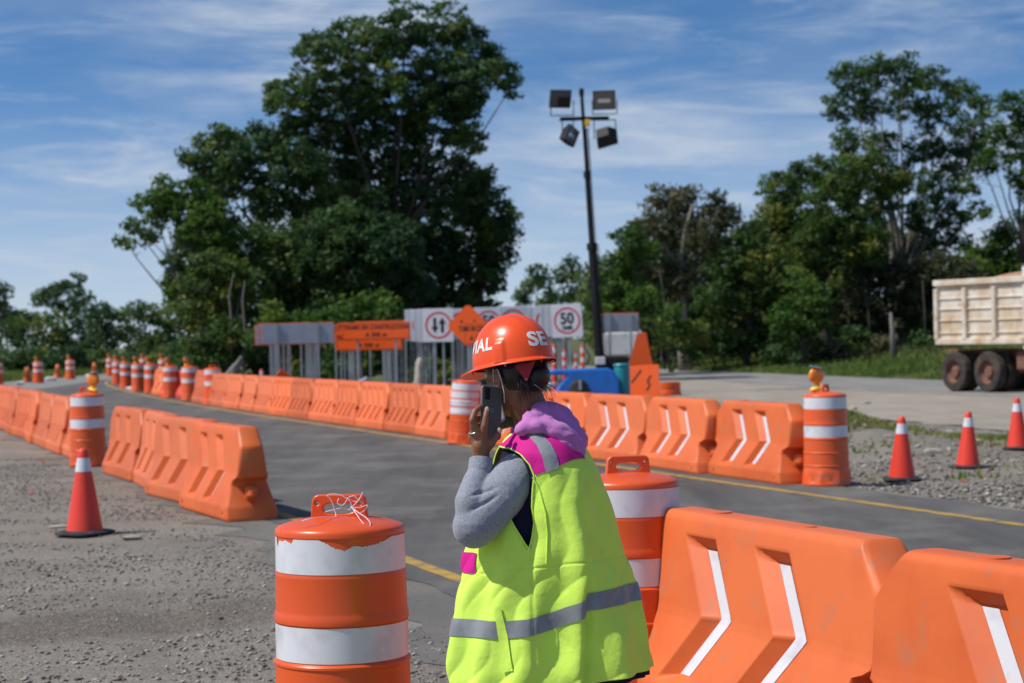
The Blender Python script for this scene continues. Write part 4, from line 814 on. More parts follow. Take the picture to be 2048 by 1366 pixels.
tree('tall_tree', 'tallest airy tree on the right with bluish green crown above the dump truck', GRT, 1780, 98, [(1700, 160, 42), (1752, 140, 40), (1808, 140, 38), (1680, 215, 38), (1740, 210, 46), (1800, 205, 44), (1860, 160, 38), (1915, 185, 38), (1968, 215, 34), (1870, 230, 46), (1935, 260, 42), (1690, 280, 34), (1760, 290, 42), (1845, 300, 46), (1680, 330, 24), (1905, 320, 42), (1960, 300, 36), (1870, 370, 44), (1800, 360, 40), (1930, 370, 30), (1850, 430, 44), (1905, 430, 38), (1960, 420, 24), (1890, 480, 44), (1820, 500, 40), (1940, 500, 30)], 'leaf_dark', bark='bark_pale', seed=60, trunk_r=.26, size=.12, clump=.36, sparse=True, spread=1.6, dens=1.0)
tree('broadleaf_tree', 'tree at the right photo edge whose branches hang over the truck', GRT, 2060, 92, [(2030, 210, 34), (2010, 260, 36), (2050, 300, 46), (1985, 320, 30), (2040, 350, 30), (2070, 240, 46), (1960, 330, 22), (2070, 380, 40), (2090, 460, 50)], 'leaf_bright', seed=62, trunk_r=.2, size=.12, clump=.36, sparse=True)
tree('broadleaf_tree', 'round full green tree left of the tallest one on the right', GRT, 1640, 93, [(1560, 385, 48), (1620, 360, 52), (1690, 350, 48), (1740, 330, 42), (1590, 430, 60), (1670, 420, 66), (1740, 400, 56), (1540, 440, 38), (1640, 490, 66), (1720, 480, 60), (1780, 370, 36), (1580, 500, 50)], 'leaf', seed=64, trunk_r=.24, size=.12, clump=.42, spread=1.5, dens=1.2)
tree('broadleaf_tree', 'dull green tree with a forked pale trunk at the left of the right wood', GRT, 1370, 92, [(1320, 400, 36), (1370, 395, 36), (1430, 410, 34), (1460, 430, 26), (1300, 450, 40), (1360, 460, 56), (1420, 470, 52), (1290, 520, 46), (1340, 560, 50), (1440, 530, 48)], 'leaf_dry', bark='bark_pale', seed=66, trunk_r=.24, size=.12, clump=.40, spread=1.4)
tree('broadleaf_tree', 'low bright green tree at the left end of the right wood beside the mast', GRT, 1245, 84, [(1250, 480, 38), (1230, 530, 38), (1280, 500, 36), (1215, 570, 30), (1260, 570, 44), (1225, 610, 34), (1290, 600, 40)], 'leaf_bright', seed=68, trunk_r=.14, size=.11, clump=.38)
tree('broadleaf_tree', 'olive green tree between the forked pale tree and the round full one', GRT, 1500, 90, [(1490, 470, 44), (1450, 530, 50), (1520, 540, 56), (1480, 600, 60), (1550, 620, 56), (1420, 600, 50), (1560, 560, 50)], 'leaf', seed=70, trunk_r=.17, size=.12, clump=.42)
tree('broadleaf_tree', 'bright green small tree standing in front in the right wood', GRT, 1600, 86, [(1590, 620, 40), (1620, 590, 36), (1570, 650, 34), (1630, 640, 38), (1600, 560, 30)], 'leaf_bright', seed=72, trunk_r=.1, size=.105, clump=.34)
tree('broadleaf_tree', 'brownish green tree behind the left side of the dump truck', GRT, 1800, 92, [(1740, 560, 56), (1810, 560, 60), (1870, 550, 56), (1700, 610, 50), (1780, 620, 56), (1850, 620, 50), (1930, 560, 50)], 'leaf_dry', seed=74, trunk_r=.18, size=.12, clump=.42)
tree('broadleaf_tree', 'bright green tree above the dump truck at the right edge', GRT, 2000, 96, [(1990, 480, 40), (2030, 460, 36), (1970, 520, 44), (2040, 520, 50), (1930, 540, 40), (2080, 560, 60)], 'leaf_bright', seed=76, trunk_r=.18, size=.12, clump=.40)
for i, (px, top_) in enumerate(((1240, 560), (1340, 470), (1450, 500), (1560, 470), (1670, 460), (1780, 480), (1890, 560), (2000, 540))):
    nm = ['beside the mast', 'behind the forked pale trunk', 'behind the olive tree', 'behind the front small tree', 'behind the round full tree', 'below the tallest tree', 'behind the truck bed', 'behind the truck cab'][i]
    tree('broadleaf_tree', 'shaded back row tree of the right wood '+nm, GRT, px, 106, [(px+dx, y_, 48) for y_ in range(top_, 700, 52) for dx in (-34, 30)], 'leaf_dark' if i % 2 else 'leaf', seed=200+i, trunk_r=.14, size=.15, clump=.5, dens=.9, spread=1.5, limbs=False)
for i, (px, py, r0, D_) in enumerate(((1340, 650, 46, 88), (1250, 660, 40, 84), (1420, 670, 46, 90), (1500, 670, 46, 90), (1640, 700, 40, 87), (1580, 700, 40, 88), (1700, 690, 44, 89), (1770, 700, 40, 88), (1840, 700, 36, 87), (1690, 640, 50, 95), (1900, 700, 36, 86), (1330, 600, 56, 97), (1870, 660, 50, 95), (1530, 560, 60, 99), (1400, 620, 56, 98), (1960, 640, 70, 95), (2060, 640, 70, 93), (1760, 500, 60, 100), (1630, 560, 70, 100))):
    nm = ['under the forked pale tree', 'beside the light mast', 'right of the forked pale trunk', 'under the olive green tree', 'right of the front small tree', 'left of the front small tree', 'under the brownish tree', 'at the roadside left of the truck', 'just left of the truck bed', 'deep in the wood behind the front small tree', 'touching the truck bed', 'behind the forked trunk', 'deep behind the truck bed', 'deep in the wood under the round tree', 'deep between the two left trees', 'behind the truck bed', 'behind the truck cab', 'at the foot of the tallest tree', 'filling the wood below the round tree'][i]
    tree('bush', 'dark bush '+nm, 'undergrowth of the right wood', px, D_, [(px, py, r0), (px-32, py+22, r0*.75), (px+32, py+18, r0*.75)], ('leaf', 'leaf_dry', 'leaf_dark')[i % 3], seed=90+i, trunk_r=.05, size=.13, clump=.44, cat='bush', limbs=False, dens=.9)
for i, (pts_, w_, D_, nm) in enumerate(((((1380, 735), (1372, 620), (1362, 540), (1368, 470), (1385, 410)), .20, 91.5, 'thick pale forked trunk in the left of the wood'), (((1340, 735), (1333, 640), (1325, 570), (1318, 540)), .12, 85, 'slim pale trunk left of the forked one'), (((1715, 735), (1700, 660), (1690, 590), (1660, 545)), .11, 86, 'slim leaning trunk behind the near grass'), (((1787, 720), (1785, 660), (1781, 625)), .22, 84, 'short thick broken pale stump in the wood'), (((1850, 715), (1850, 640), (1845, 560)), .10, 85, 'slim trunk left of the truck bed'), (((1780, 640), (1785, 500), (1780, 430), (1770, 330)), .26, 97, 'pale upright trunk of the tallest tree'), (((1640, 735), (1628, 660), (1615, 600)), .10, 84, 'dark slim trunk by the roadside'), (((1745, 730), (1738, 640), (1730, 560)), .10, 86, 'slim grey trunk right of the leaning one'), (((1540, 735), (1548, 640), (1530, 560)), .11, 87, 'slim trunk at the centre of the wood'), (((1450, 735), (1440, 640), (1446, 560)), .10, 88, 'slim grey trunk right of the forked one'))):
    D_ = D_ if i in (0, 3, 5) else D_+5; w_ = w_ if i in (0, 3, 5) else w_*.75
    g = W(pts_[0][0], 700, D_); mb = MB(); pw = [W(x, y, D_)-Vector((g.x, D_, 0)) for x, y in pts_]; pw[0].z = -.1
    mb.tube(pw, [w_*.7*(1-.6*k/(len(pw)-1)) for k in range(len(pw))], 8)
    if i in (0, 5): mb.tube([pw[2], pw[2]+Vector((-.6, 0, .9)), pw[2]+Vector((-.9, .3, 2.0))], [w_*.5, w_*.35, .02], 6); mb.tube([pw[2], pw[2]+Vector((.5, 0, .7)), pw[2]+Vector((1.1, .3, 1.5))], [w_*.4, w_*.3, .02], 6)
    o = mb.build('bare_trunk', 'bark_pale' if i in (0, 3, 5) else 'bark', None, True, None); o.location = (g.x, D_, 0); tag(o, nm, 'tree', 'bare trunks in the right wood')
# far trees
for i, (b_, D_, lb, mt, lab) in enumerate((
    (130, 150, [(150, 565, 22), (120, 575, 20), (100, 590, 22), (170, 590, 18), (80, 600, 18), (140, 610, 30)], 'leaf_dark', 'airy far tree rising above the left wood'),
    (0, 140, [(-10, 590, 30), (0, 620, 34), (30, 640, 30)], 'leaf_dark', 'far tree cut by the left photo edge'),
    (60, 135, [(50, 650, 36), (100, 650, 34), (20, 670, 36), (70, 690, 36), (120, 690, 34)], 'leaf', 'broad far tree left of the bend'),
    (190, 138, [(170, 640, 34), (210, 630, 30), (150, 680, 36), (200, 680, 40), (240, 650, 30)], 'leaf_dark', 'broad far tree above the amber beacon on the left'),
    (290, 140, [(270, 625, 26), (300, 630, 30), (325, 650, 28), (270, 680, 36), (310, 690, 34), (350, 680, 22)], 'leaf_dark', 'far tree just left of the clump'),
    (370, 120, [(370, 700, 30), (345, 720, 26), (390, 690, 26)], 'leaf', 'small far tree at the foot of the clump'),
    (1075, 135, [(1075, 545, 20), (1060, 570, 20), (1090, 565, 20), (1050, 600, 22), (1090, 605, 26)], 'leaf_dark', 'distant tree left of the light mast above the white signs'),
    (1140, 138, [(1140, 530, 18), (1125, 550, 18), (1160, 545, 18), (1150, 580, 26), (1120, 600, 26), (1175, 600, 26)], 'leaf_dark', 'distant tree right behind the light mast'))):
    tree('distant_tree', lab, 'distant trees', b_, D_, lb, mt, seed=120+i, trunk_r=.16, size=.17, clump=.5, spread=1.2, dens=1.0)
for i, (px, D_) in enumerate(((20, 122), (80, 126), (140, 124), (210, 128), (270, 126), (330, 124), (1040, 120), (1100, 122), (1170, 118), (1010, 118), (1205, 112))):
    nm = ['at the left edge behind the far drum', 'behind the left far drum', 'behind the far drum with beacon', 'behind the tip of the yellow line', 'behind the drums in the bend', 'left of the clump foot', 'under the distant tree left of the mast', 'low behind the speed sign', 'low behind the mast', 'right of the clump foot', 'behind the white truck'][i]
    y_ = 715 if px < 900 else 640
    tree('bush', 'low far bush '+nm, 'far bushes at the roadside', px, D_, [(px, y_, 26), (px-30, y_+8, 22), (px+30, y_+6, 22), (px, y_+22, 24)], 'leaf' if i % 2 else 'leaf_dark', seed=140+i, trunk_r=.05, size=.16, clump=.5, cat='bush', limbs=False)
# grass
def grass_mesh(P, hmin, hmax, seed, hs=1.0):
    r_ = np.random.default_rng(seed); n = len(P); h = r_.uniform(hmin, hmax, n)*hs; a_ = r_.random(n)*6.28; w = h*.05+.016
    lean = r_.normal(size=(n, 2))*.3*h[:, None]; dx, dy = np.cos(a_)*w, np.sin(a_)*w
    V = np.stack([P+np.stack([-dx, -dy, 0*h], 1), P+np.stack([dx, dy, 0*h], 1), P+np.stack([lean[:, 0]*.4+dx*.6, lean[:, 1]*.4+dy*.6, h*.6], 1), P+np.stack([lean[:, 0], lean[:, 1], h], 1)], 1).reshape(-1, 3)
    T = np.clip(0.45+0.3*wave(P[:, 0], P[:, 1], 0, seed, 8, .03, .4)+r_.normal(size=n)*.15, 0, 1); return V, np.arange(4*n).reshape(n, 4), np.repeat(T, 4)
n = 60000; y = rng.uniform(46, 112, n); xe = np.interp(y, [30, 43, 64.4, 79.8, 99.5, 160], [24, 19.2, 14.2, 11.1, 7.5, -3]); q_ = rng.random(n)**1.1; x = xe+q_*12; P = np.stack([x, y, y*0], 1); kk = x < 0.28*y+2; P = P[kk]; q_ = q_[kk]
V, F, T = grass_mesh(P, .12, .36, 3, .5+3.6*q_); tag(np_mesh('grass', V, F, 'grass', smooth=False, attr=T), 'green and straw grass of the verge below the right wood', 'grass', kind='stuff')
n = 22000; y = rng.uniform(96, 132, n); xe = np.interp(y, [96, 99, 119, 170], [-25.8, -25.8, -25.3, -30]); x = xe-rng.random(n)*12; V, F, T = grass_mesh(np.stack([x, y, y*0], 1), .12, .5, 4); tag(np_mesh('grass', V, F, 'grass', smooth=False, attr=T), 'far grass along the bend on the left', 'grass', kind='stuff')
n = 16000; P = np.c_[rng.normal(5.0, .55, n), rng.normal(32.8, 2.2, n), np.zeros(n)]; P2 = np.c_[rng.normal(6.9, .55, 1800), rng.normal(29.6, .35, 1800), np.zeros(1800)]; P = np.r_[P, P2]
P3 = np.c_[rng.uniform(3.4, 9.0, 9000), rng.uniform(21, 33, 9000), np.zeros(9000)]; P3 = P3[(wave(P3[:, 0], P3[:, 1], 0, 33, 10, .3, 1.6) > 1.0)]; P = np.r_[P, P3]
P = P[(P[:, 0] > xr(P[:, 1])+1.6) & (wave(P[:, 0], P[:, 1], 0, 30, 8, .15, .8) > -.1)]; P[:, 2] = zat(P); V, F, T = grass_mesh(P, .03, .10, 5); tag(np_mesh('grass', V, F, 'grass', smooth=False, attr=T), 'short grass growing on the dirt mound behind the beacon drum', 'grass', kind='stuff')

# ================================================================== SIGNS
UP = Vector((0, 0, 1))
def ring(mb, o, ax, ay, r0, r1, off, mi, n=40):
    o, ax, ay = Vector(o), Vector(ax), Vector(ay); nn = ax.cross(ay); vs = []
    for k in range(n): a_ = 2*math.pi*k/n; d = ax*math.cos(a_)+ay*math.sin(a_); vs += [o+d*r0+nn*off, o+d*r1+nn*off]
    mb.add(vs, [(2*k, 2*k+1, (2*k+3) % (2*n), (2*k+2) % (2*n)) for k in range(n)], mi)
AX, AY = Vector((1, 0, 0)), Vector((0, 0, 1))   # sign local: face towards -y
def sign_square(kind='50', post=True):
    root = empty('road_sign', label='sign', cat='road sign'); w = 0.86; zc = 2.10; p = MB()
    p.box((0, 0, zc), (w, 0.02, 0.94), bev=0.008); pn = p.build('panel', 'sign_white', root)
    q = MB(); q.box((0, 0.0155, zc), (w-.02, 0.008, 0.92)); q.build('panel_back', 'signback', pn)
    lg = MB(); o = Vector((0, -0.0135, zc+0.0))
    if kind != 'blank': ring(lg, o, AX, AY, 0.325, 0.378, 0, 0); lg.build('red_ring', 'sign_red', pn, False)
    g_ = MB()
    if kind == '50':
        text_on(g_, '50', 0.44, (0, -0.0135, zc+0.05), AX, AY, bold=0.014, sx_=0.9); text_on(g_, 'km/h', 0.13, (0, -0.0135, zc-0.20), AX, AY)
    elif kind == 'arrows':
        for sgn, x in ((-1, -0.105), (1, 0.105)):
            pts = [(x-.042, -sgn*.21), (x+.042, -sgn*.21), (x+.042, sgn*.04), (x+.105, sgn*.04), (x, sgn*.22), (x-.105, sgn*.04), (x-.042, sgn*.04)]
            g_.add([o+AX*a_+AY*b_ for a_, b_ in pts], [tuple(range(7))])
    if g_.v: g_.build('legend', 'sign_black', pn, False)
    for x in (-0.05, 0.05) if kind == 'arrows' else (0,):
        b = MB(); b.box((x*2.4, 0.05, 1.27), (0.055, 0.045, 2.54) if kind != 'x' else (.05, .05, 2.5)); b.build('post', 'galv', root)
    return root
def sign_rect(w, h, zc, text=None, ntext=None, back=False):
    root = empty('road_sign', label='sign', cat='road sign'); p = MB(); p.box((0, 0, zc), (w, 0.02, h), bev=0.008); pn = p.build('panel', 'sign_orange', root)
    q = MB(); q.box((0, 0.0155, zc), (w-.03, 0.008, h-.03)); q.build('panel_back', 'signback', pn)
    if text:
        g_ = MB(); k = len(text); lh = h/(k+0.35)
        for i, t in enumerate(text): text_on(g_, t, lh*.82, (0, -0.0135, zc+h/2-lh*(i+.68)), AX, AY, bold=0.006, sx_=ntext[i] if ntext else 1, spacing=1.05)
        fr = 0.03
        for (cx_, cz, ww, hh) in ((0, h/2-fr, w-2*fr, .012), (0, -h/2+fr, w-2*fr, .012), (w/2-fr, 0, .012, h-2*fr), (-w/2+fr, 0, .012, h-2*fr)):
            g_.add([(cx_-ww/2, -0.0135, zc+cz-hh/2), (cx_+ww/2, -0.0135, zc+cz-hh/2), (cx_+ww/2, -0.0135, zc+cz+hh/2), (cx_-ww/2, -0.0135, zc+cz+hh/2)], [(0, 1, 2, 3)])
        g_.build('legend', 'sign_black', pn, False)
    for x in (-w*.28, w*.28):
        b = MB(); b.box((x, 0.05, (zc+h/2)/2), (0.055, 0.045, zc+h/2)); b.build('post', 'galv', root)
    return root
GS = 'stored road signs standing behind the barrier row'
def place(o, px, Y, rz=0, label=None, dz=0, tilt=(0, 0)):
    g = W(px, 690, Y); o.location = (g.x, Y, dz); o.rotation_euler = (tilt[0], tilt[1], rz); o['label'] = label; o['group'] = GS; return o
tram = Proto(sign_rect(2.02, 0.50, 1.94, ['TRAMO EN CONSTRUCCION', 'A 500 m'], (0.80, 1.0)))
def put_s(pr, px, Y, rz, lab, dz=0, tilt=None):
    g = W(px, 690, Y); return pr.put((g.x, Y, dz), rz, lab, GS, 1.0, tilt)
put_s(tram, 753, 57.0, R(-12), 'orange sign reading TRAMO EN CONSTRUCCION A 500 m', 0.02)
put_s(tram, 738, 58.0, R(-12), 'orange sign hanging lower right behind the TRAMO EN CONSTRUCCION sign', -0.28)
for i, (px, Y, dz, rz_) in enumerate(((742, 59.0, .04, 3), (736, 60.0, .0, 6), (775, 61.5, .10, 2), (800, 63.0, .12, 0))):
    put_s(tram, px, Y, R(rz_-12), 'orange rectangular sign mostly hidden, %s behind the TRAMO EN CONSTRUCCION sign' % ['first', 'second', 'third', 'last'][i], dz)
bk = Proto(sign_rect(2.0, 0.58, 1.93))
for i, (px, Y, rz_, lab) in enumerate(((596, 55.0, 184, 'grey back of a long rectangular sign, foremost left of the orange ones'), (588, 56.2, 186, 'second grey sign back with an orange edge at the left'), (580, 57.4, 183, 'rearmost grey sign back, its orange edge leftmost'))):
    put_s(bk, px, Y, R(rz_), lab, [0, .01, -.02][i])
arr = sign_square('arrows'); place(arr, 878, 56.0, R(-6), 'white square sign with two opposed black arrows in a red circle', -0.02)
fif = Proto(sign_square('50'))
put_s(fif, 1143, 56.5, R(-8), 'white square sign with the number 50 in a red circle, nearest the mast', 0.04, (0, R(-3)))
bla = Proto(sign_square('blank'))
WHS = [(866, 57, -.02), (858, 58, 0), (851, 59, .01), (845, 60, .03), (839, 61, .04), (925, 61.5, .05), (950, 62, .05), (978, 61, .06), (1027, 59.5, .06), (1052, 60.5, .07), (1072, 61.5, .08), (1086, 60, .05), (1098, 59.2, .05), (1110, 58.6, .06), (1122, 57.8, .05)]
for i, (px, Y, dz) in enumerate(WHS):
    lab = ['white square sign directly behind the arrow sign', 'white sign edge, second behind the arrow sign', 'white sign edge, third behind the arrow sign', 'white sign edge, fourth behind the arrow sign', 'white sign edge leftmost and last behind the arrow sign',
           'white square sign between the arrow sign and the orange diamond', 'white square sign hidden behind the orange diamond', 'white square sign whose top shows right of the diamond', 'white sign with a red arc right above the helmet', 'white sign top just right of the helmet crown', 'white square sign with red marks above the back of the helmet',
           'white sign edge, fourth left of the 50 sign', 'white sign edge, third left of the 50 sign', 'white sign edge, second left of the 50 sign', 'white sign edge directly left of the 50 sign'][i]
    put_s(bla if i in (0, 1, 3, 4, 9, 11, 13, 14) else fif, px, Y, R([0, 3, -2, 4, 2][i % 5]), lab, dz)
def sign_diamond():
    root = empty('road_sign', label='d', cat='road sign'); p = MB(); s = 0.62; zc = 2.03; c = 0.06
    pts = [(s-c, -c), (s-c, c), (c, s-c), (-c, s-c), (-s+c, c), (-s+c, -c), (-c, -s+c), (c, -s+c)]
    p.prism(pts, (0, -.01, zc), AX, AY, (0, 1, 0), .02); pn = p.build('panel', 'sign_orange', root, False)
    b = MB(); b.box((0, 0.05, 1.25), (0.055, 0.045, 2.5)); b.build('post', 'galv', root)
    k = MB()
    for x in (-.19, .19): k.tube([(x, -.022, zc+.12), (x, -.012, zc+.12)], .03, 12)
    k.build('bolt', 'sign_black', pn); return root
place(sign_diamond(), 937, 55.5, R(-14), 'orange diamond sign above and left of the helmet', 0.02)
place(sign_rect(0.95, .62, 1.82, ['TRAMO EN CONSTRUCCION', 'A 500 m'], (.42, .8)), 962, 54.6, R(-14), 'small orange sign in front of the diamond, half hidden by the helmet', 0)
# leaning and lying pieces
lean = empty('road_sign', label='orange square sign with two black bent arrows leaning on the tilted orange board', cat='road sign', group=GS); p = MB(); p.box((0, 0, .43), (.90, .02, .90), bev=.01); pn = p.build('panel', 'sign_orange', lean)
k = MB()
def poly_line(mb, pts, w, o, mi=0):
    pts = [Vector((p_[0], 0, p_[1])) for p_ in pts]
    for i in range(len(pts)-1):
        d = (pts[i+1]-pts[i]); n_ = Vector((-d.z, 0, d.x)).normalized()*w/2; mb.add([Vector(o)+v for v in (pts[i]-n_, pts[i]+n_, pts[i+1]+n_, pts[i+1]-n_)], [(0, 1, 2, 3)], mi)
poly_line(k, [(-.24, -.02), (.02, .30)], .05, (-.05, -.0135, .45)); poly_line(k, [(.10, -.26), (.20, -.12), (.13, .0), (.24, .14)], .05, (0, -.0135, .45))
k.build('legend', 'sign_black', pn, False); g = W(1284, 690, 52.5); lean.location = (g.x, 52.5, 0.02); lean.rotation_euler = (R(-12), R(-3), R(-16))
brd = MB(); g = W(1290, 690, 54); q = [W(x, y, 54) for x, y in ((1274, 668), (1292, 664), (1318, 792), (1240, 795))]; q = [v-Vector((g.x, 54, 0)) for v in q]
brd.add([v for v in q]+[v+Vector((0, .05, 0)) for v in q], [(0, 1, 2, 3), (7, 6, 5, 4), (0, 4, 5, 1), (1, 5, 6, 2), (2, 6, 7, 3), (3, 7, 4, 0)]); o = brd.build('tilted_board', 'sign_orange', None, False); o.location = (g.x, 54, 0); tag(o, 'tall narrow orange board standing tilted behind the bent arrow sign', 'road sign', GS)
ga = sign_rect(1.10, .56, 2.06); place(ga, 1241, 58.0, R(182), 'grey back of a rectangular sign right of the mast in front of the white truck', 0)
o = MB(); o.box((0, 0, 0), (.8, .03, .8), bev=.01); o = o.build('road_sign', 'sign_orange'); g = W(567, 752, 54); o.location = (g.x, 54, .42); o.rotation_euler = (R(10), R(38), R(10)); tag(o, 'orange sign plate lying on its corner among the left posts', 'road sign', GS)
# posts bundles between the signs
bundles = [(545, 55.5, 6, .05), (603, 56.5, 6, .055), (672, 60.5, 5, .09), (700, 61, 4, .08), (770, 61.5, 7, .07), (812, 64, 5, .10), (903, 61, 8, .08), (985, 60, 5, .10), (1115, 59.5, 5, .08)]
m = MB(); m.box((0, 0, 1.1), (.05, .045, 2.2), bev=.006); pp_ = m.build('sign_post', 'galv'); tag(pp_, 'post', 'post'); PP = Proto(pp_); cnt = 0
for bi, (px, Y, n_, dx) in enumerate(bundles):
    for k_ in range(n_):
        g = W(px, 690, Y); o = PP.put((g.x+k_*dx, Y+k_*.45, 0), R(random.uniform(-8, 8)), 'grey steel post standing in the bundle %s' % ['below the left sign backs', 'right of the left sign backs', 'left below the large orange sign', 'centre left below the large orange sign', 'right below the large orange sign', 'between the orange signs and the arrow sign', 'right of the arrow sign posts', 'left of the helmet', 'below the 50 sign'][bi], 'bare grey sign posts in bundles', 1.0, (0, R(random.uniform(-1.5, 1.5))))
        o['category'] = 'post'
# delineators
def delineator():
    root = empty('delineator_post', label='d', cat='delineator'); b = MB(); b.lathe([(.10, 0), (.10, .04), (.05, .06), (.05, 1.05), (.03, 1.08), (.002, 1.08)], 16); b.build('tube', 'cone', root)
    for z in (.45, .68, .91): c = MB(); c.lathe([(.053, z), (.053, z+.11)], 16, cap=False); c.build('reflective_band', 'sheet', root)
    return root
DL = Proto(delineator())
for px, Y, sc, lab in ((1151, 60.2, 1.15, 'red and white banded delineator post below the 50 sign'), (1165, 62, 1.3, 'red and white delineator just left of the mast foot'), (1108, 57.2, 1.35, 'red and white delineator right behind the helmet rim'), (1128, 60.4, 1.2, 'thin red delineator left below the 50 sign'), (522, 54.0, .9, 'short red delineator below the left sign backs')):
    g = W(px, 690, Y); DL.put((g.x, Y, 0), 0, lab, 'red and white delineator posts', sc)
# sacks / rocks behind arrow sign
for i, (px, Y, s_, lab) in enumerate(((838, 55, (.26, .2, .55), 'tall beige sack standing left of the arrow sign post'), (826, 54.5, (.10, .1, .34), 'white sack beside the tall beige one'), (812, 54.5, (.09, .1, .30), 'small white sack left of the others'), (800, 54.5, (.09, .1, .32), 'leftmost small white sack'), (888, 55.2, (.10, .1, .26), 'white sack right of the arrow sign post'))):
    mb = rock_mesh(400+i); mb.v = [(x*s_[0], y*s_[1], z*s_[2]*1.6+s_[2]) for x, y, z in mb.v]; o = mb.build('sack', 'rock' if i == 0 else 'bag'); g = W(px, 690, Y); o.location = (g.x, Y, 0.2*0); tag(o, lab, 'sack', 'sacks behind the barrier row')
mb = MB(); a_, b_ = W(694, 778, 52), W(735, 757, 52); mb.tube([a_, b_], .07, 8); mb.tube([Vector((a_.x, a_.y+.3, 0)), Vector((a_.x, a_.y+.3, a_.z+.1))], .04, 8); mb.tube([Vector((b_.x, b_.y+.1, 0)), b_], .04, 8); o = mb.build('guardrail_piece', 'galv'); tag(o, 'short piece of grey steel rail propped up below the large orange sign', 'guardrail')
mb = MB()
for x0, y0, x1, y1 in ((455, 752, 484, 714), (462, 752, 478, 722), (449, 754, 470, 730), (458, 758, 486, 722)): mb.tube([W(x0, y0, 60.5), W(x1, y1, 60.8)], .07, 8)
o = mb.build('leaning_rail', 'bark_pale'); tag(o, 'grey steel rails leaning at the foot of the vine-covered tree', 'rail')
# white bags lying at far cones, orange drum foot
for px, py, lab in ((45, 771, 'white sandbag at the foot of the leftmost far barrier end'), (107, 762, 'white sandbag at the foot of the second far barrier end'), (181, 755, 'white sandbag at the foot of the third far barrier end'), (266, 783, 'white sandbag between two beacon drums in the bend')):
    g = G(px, py); mb = rock_mesh(500+px); mb.v = [(x*.32, y*.2, z*.22+.1) for x, y, z in mb.v]; o = mb.build('sandbag', 'bag'); o.location = (g.x, g.y-.2, .02); tag(o, lab, 'sandbag', 'white sandbags')
mb = MB(); mb.lathe([(.29, 0), (.30, .02), (.29, .12), (.28, .15), (.285, .16), (.28, .28), (.285, .30), (.28, .36), (.27, .36), (.26, .1), (.02, .1)], 32); o = mb.build('drum_stub', 'drum', None, True, 40); g = G(1341, 791); o.location = (g.x, g.y, .01); tag(o, 'low open orange drum base beside the bent arrow sign', 'drum')

# ================================================================== LIGHT TOWER
T0 = W(1199, 716, 57.0); TT = W(1163, 183, 57.0)
tower = empty('light_tower', (T0.x, 57.0, 0), label='tall black telescopic light mast with four floodlights', cat='light tower')
off = Vector((T0.x, 57.0, 0)); a_ = T0-off; b_ = TT-off
mb = MB(); seg = [(0.0, .150, .145), (.33, .115, .110), (.66, .075, .07), (1.0, .055, .05)]
foot = a_ + (a_-b_)*0.12; foot.z = .3
cuts = [foot, a_.lerp(b_, .42), a_.lerp(b_, .69), b_]
for i, (w0, w1) in enumerate(((.135, .115), (.080, .072), (.052, .048))): mb.tube([cuts[i], cuts[i+1]], [w0, w1], 8)
for c, w_ in ((cuts[1], .15), (cuts[2], .10), (b_, .07)): mb.tube([c-Vector((0, 0, .12)), c+Vector((0, 0, .08))], w_, 8)
mb.build('mast', 'black', tower, True, 30)
# coiled cable
cb = MB(); pts = []
for k in range(420):
    t = k/419; p = a_.lerp(b_, .0+.86*t); an = k*1.25; r_ = .10 if t > .5 else .19; pts.append(p+Vector((.05+(.06 if t < .5 else .03)+math.cos(an)*r_*.5, math.sin(an)*r_*.5-.05, 0)))
cb.tube(pts, .016, 5); cb.build('coiled_cable', 'black', tower)
xb = MB(); c0 = a_.lerp(b_, .885); xb.tube([W(1120, 238, 57)-off, W(1218, 236, 57)-off], .055, 8); xb.build('cross_arm', 'black', tower)
jb = MB(); jb.box(W(1174, 246, 56.85)-off, (.15, .12, .2), bev=.02); jb.build('junction_box', 'yellow', tower)
def flood(px, py, w, h, d, rot, yoke_to, face_gl=True):
    c = W(px, py, 56.9)-off; mb = MB(); hw, hh = w/2, h/2; f = 1.0; b_s = .62
    vs = [Vector((x*hw*f, -d/2, z*hh*f)) for x, z in ((-1, -1), (1, -1), (1, 1), (-1, 1))]+[Vector((x*hw*f, -d/2+.09, z*hh*f)) for x, z in ((-1, -1), (1, -1), (1, 1), (-1, 1))]+[Vector((x*hw*b_s, d/2, z*hh*b_s)) for x, z in ((-1, -1), (1, -1), (1, 1), (-1, 1))]
    fs = [(3, 2, 1, 0), (8, 9, 10, 11)]+[(i, (i+1) % 4, 4+(i+1) % 4, 4+i) for i in range(4)]+[(4+i, 4+(i+1) % 4, 8+(i+1) % 4, 8+i) for i in range(4)]
    mb.add([rot @ v+c for v in vs], fs); fl = mb.build('floodlight', 'lampbody', tower, False)
    g_ = MB(); g_.box(c+rot @ Vector((0, -d/2-.004, 0)), (w*.88, .006, h*.86), rot); g_.build('glass', 'lampglass', fl, False)
    r_ = MB(); r_.box(c+rot @ Vector((0, -d/2-.012, -.02)), (w*.55, .006, h*.20), rot, bev=.002); r_.build('reflector', 'reflector', fl, False)
    y_ = MB(); yt = W(*yoke_to, 56.9)-off
    for s in (-1, 1): e = c+rot @ Vector((s*(hw+.03), 0, 0)); y_.tube([e, Vector((e.x, e.y, yt.z))], .016, 6)
    y_.tube([Vector((c.x-hw-.03, c.y, yt.z)), Vector((c.x+hw+.03, c.y, yt.z))], .016, 6); y_.build('yoke', 'black', fl)
    return fl
RX, RY, RZm = lambda a: Matrix.Rotation(R(a), 3, 'X'), lambda a: Matrix.Rotation(R(a), 3, 'Y'), lambda a: Matrix.Rotation(R(a), 3, 'Z')
flood(1209, 200, .64, .54, .42, RZm(-6) @ RX(8), (1209, 228))
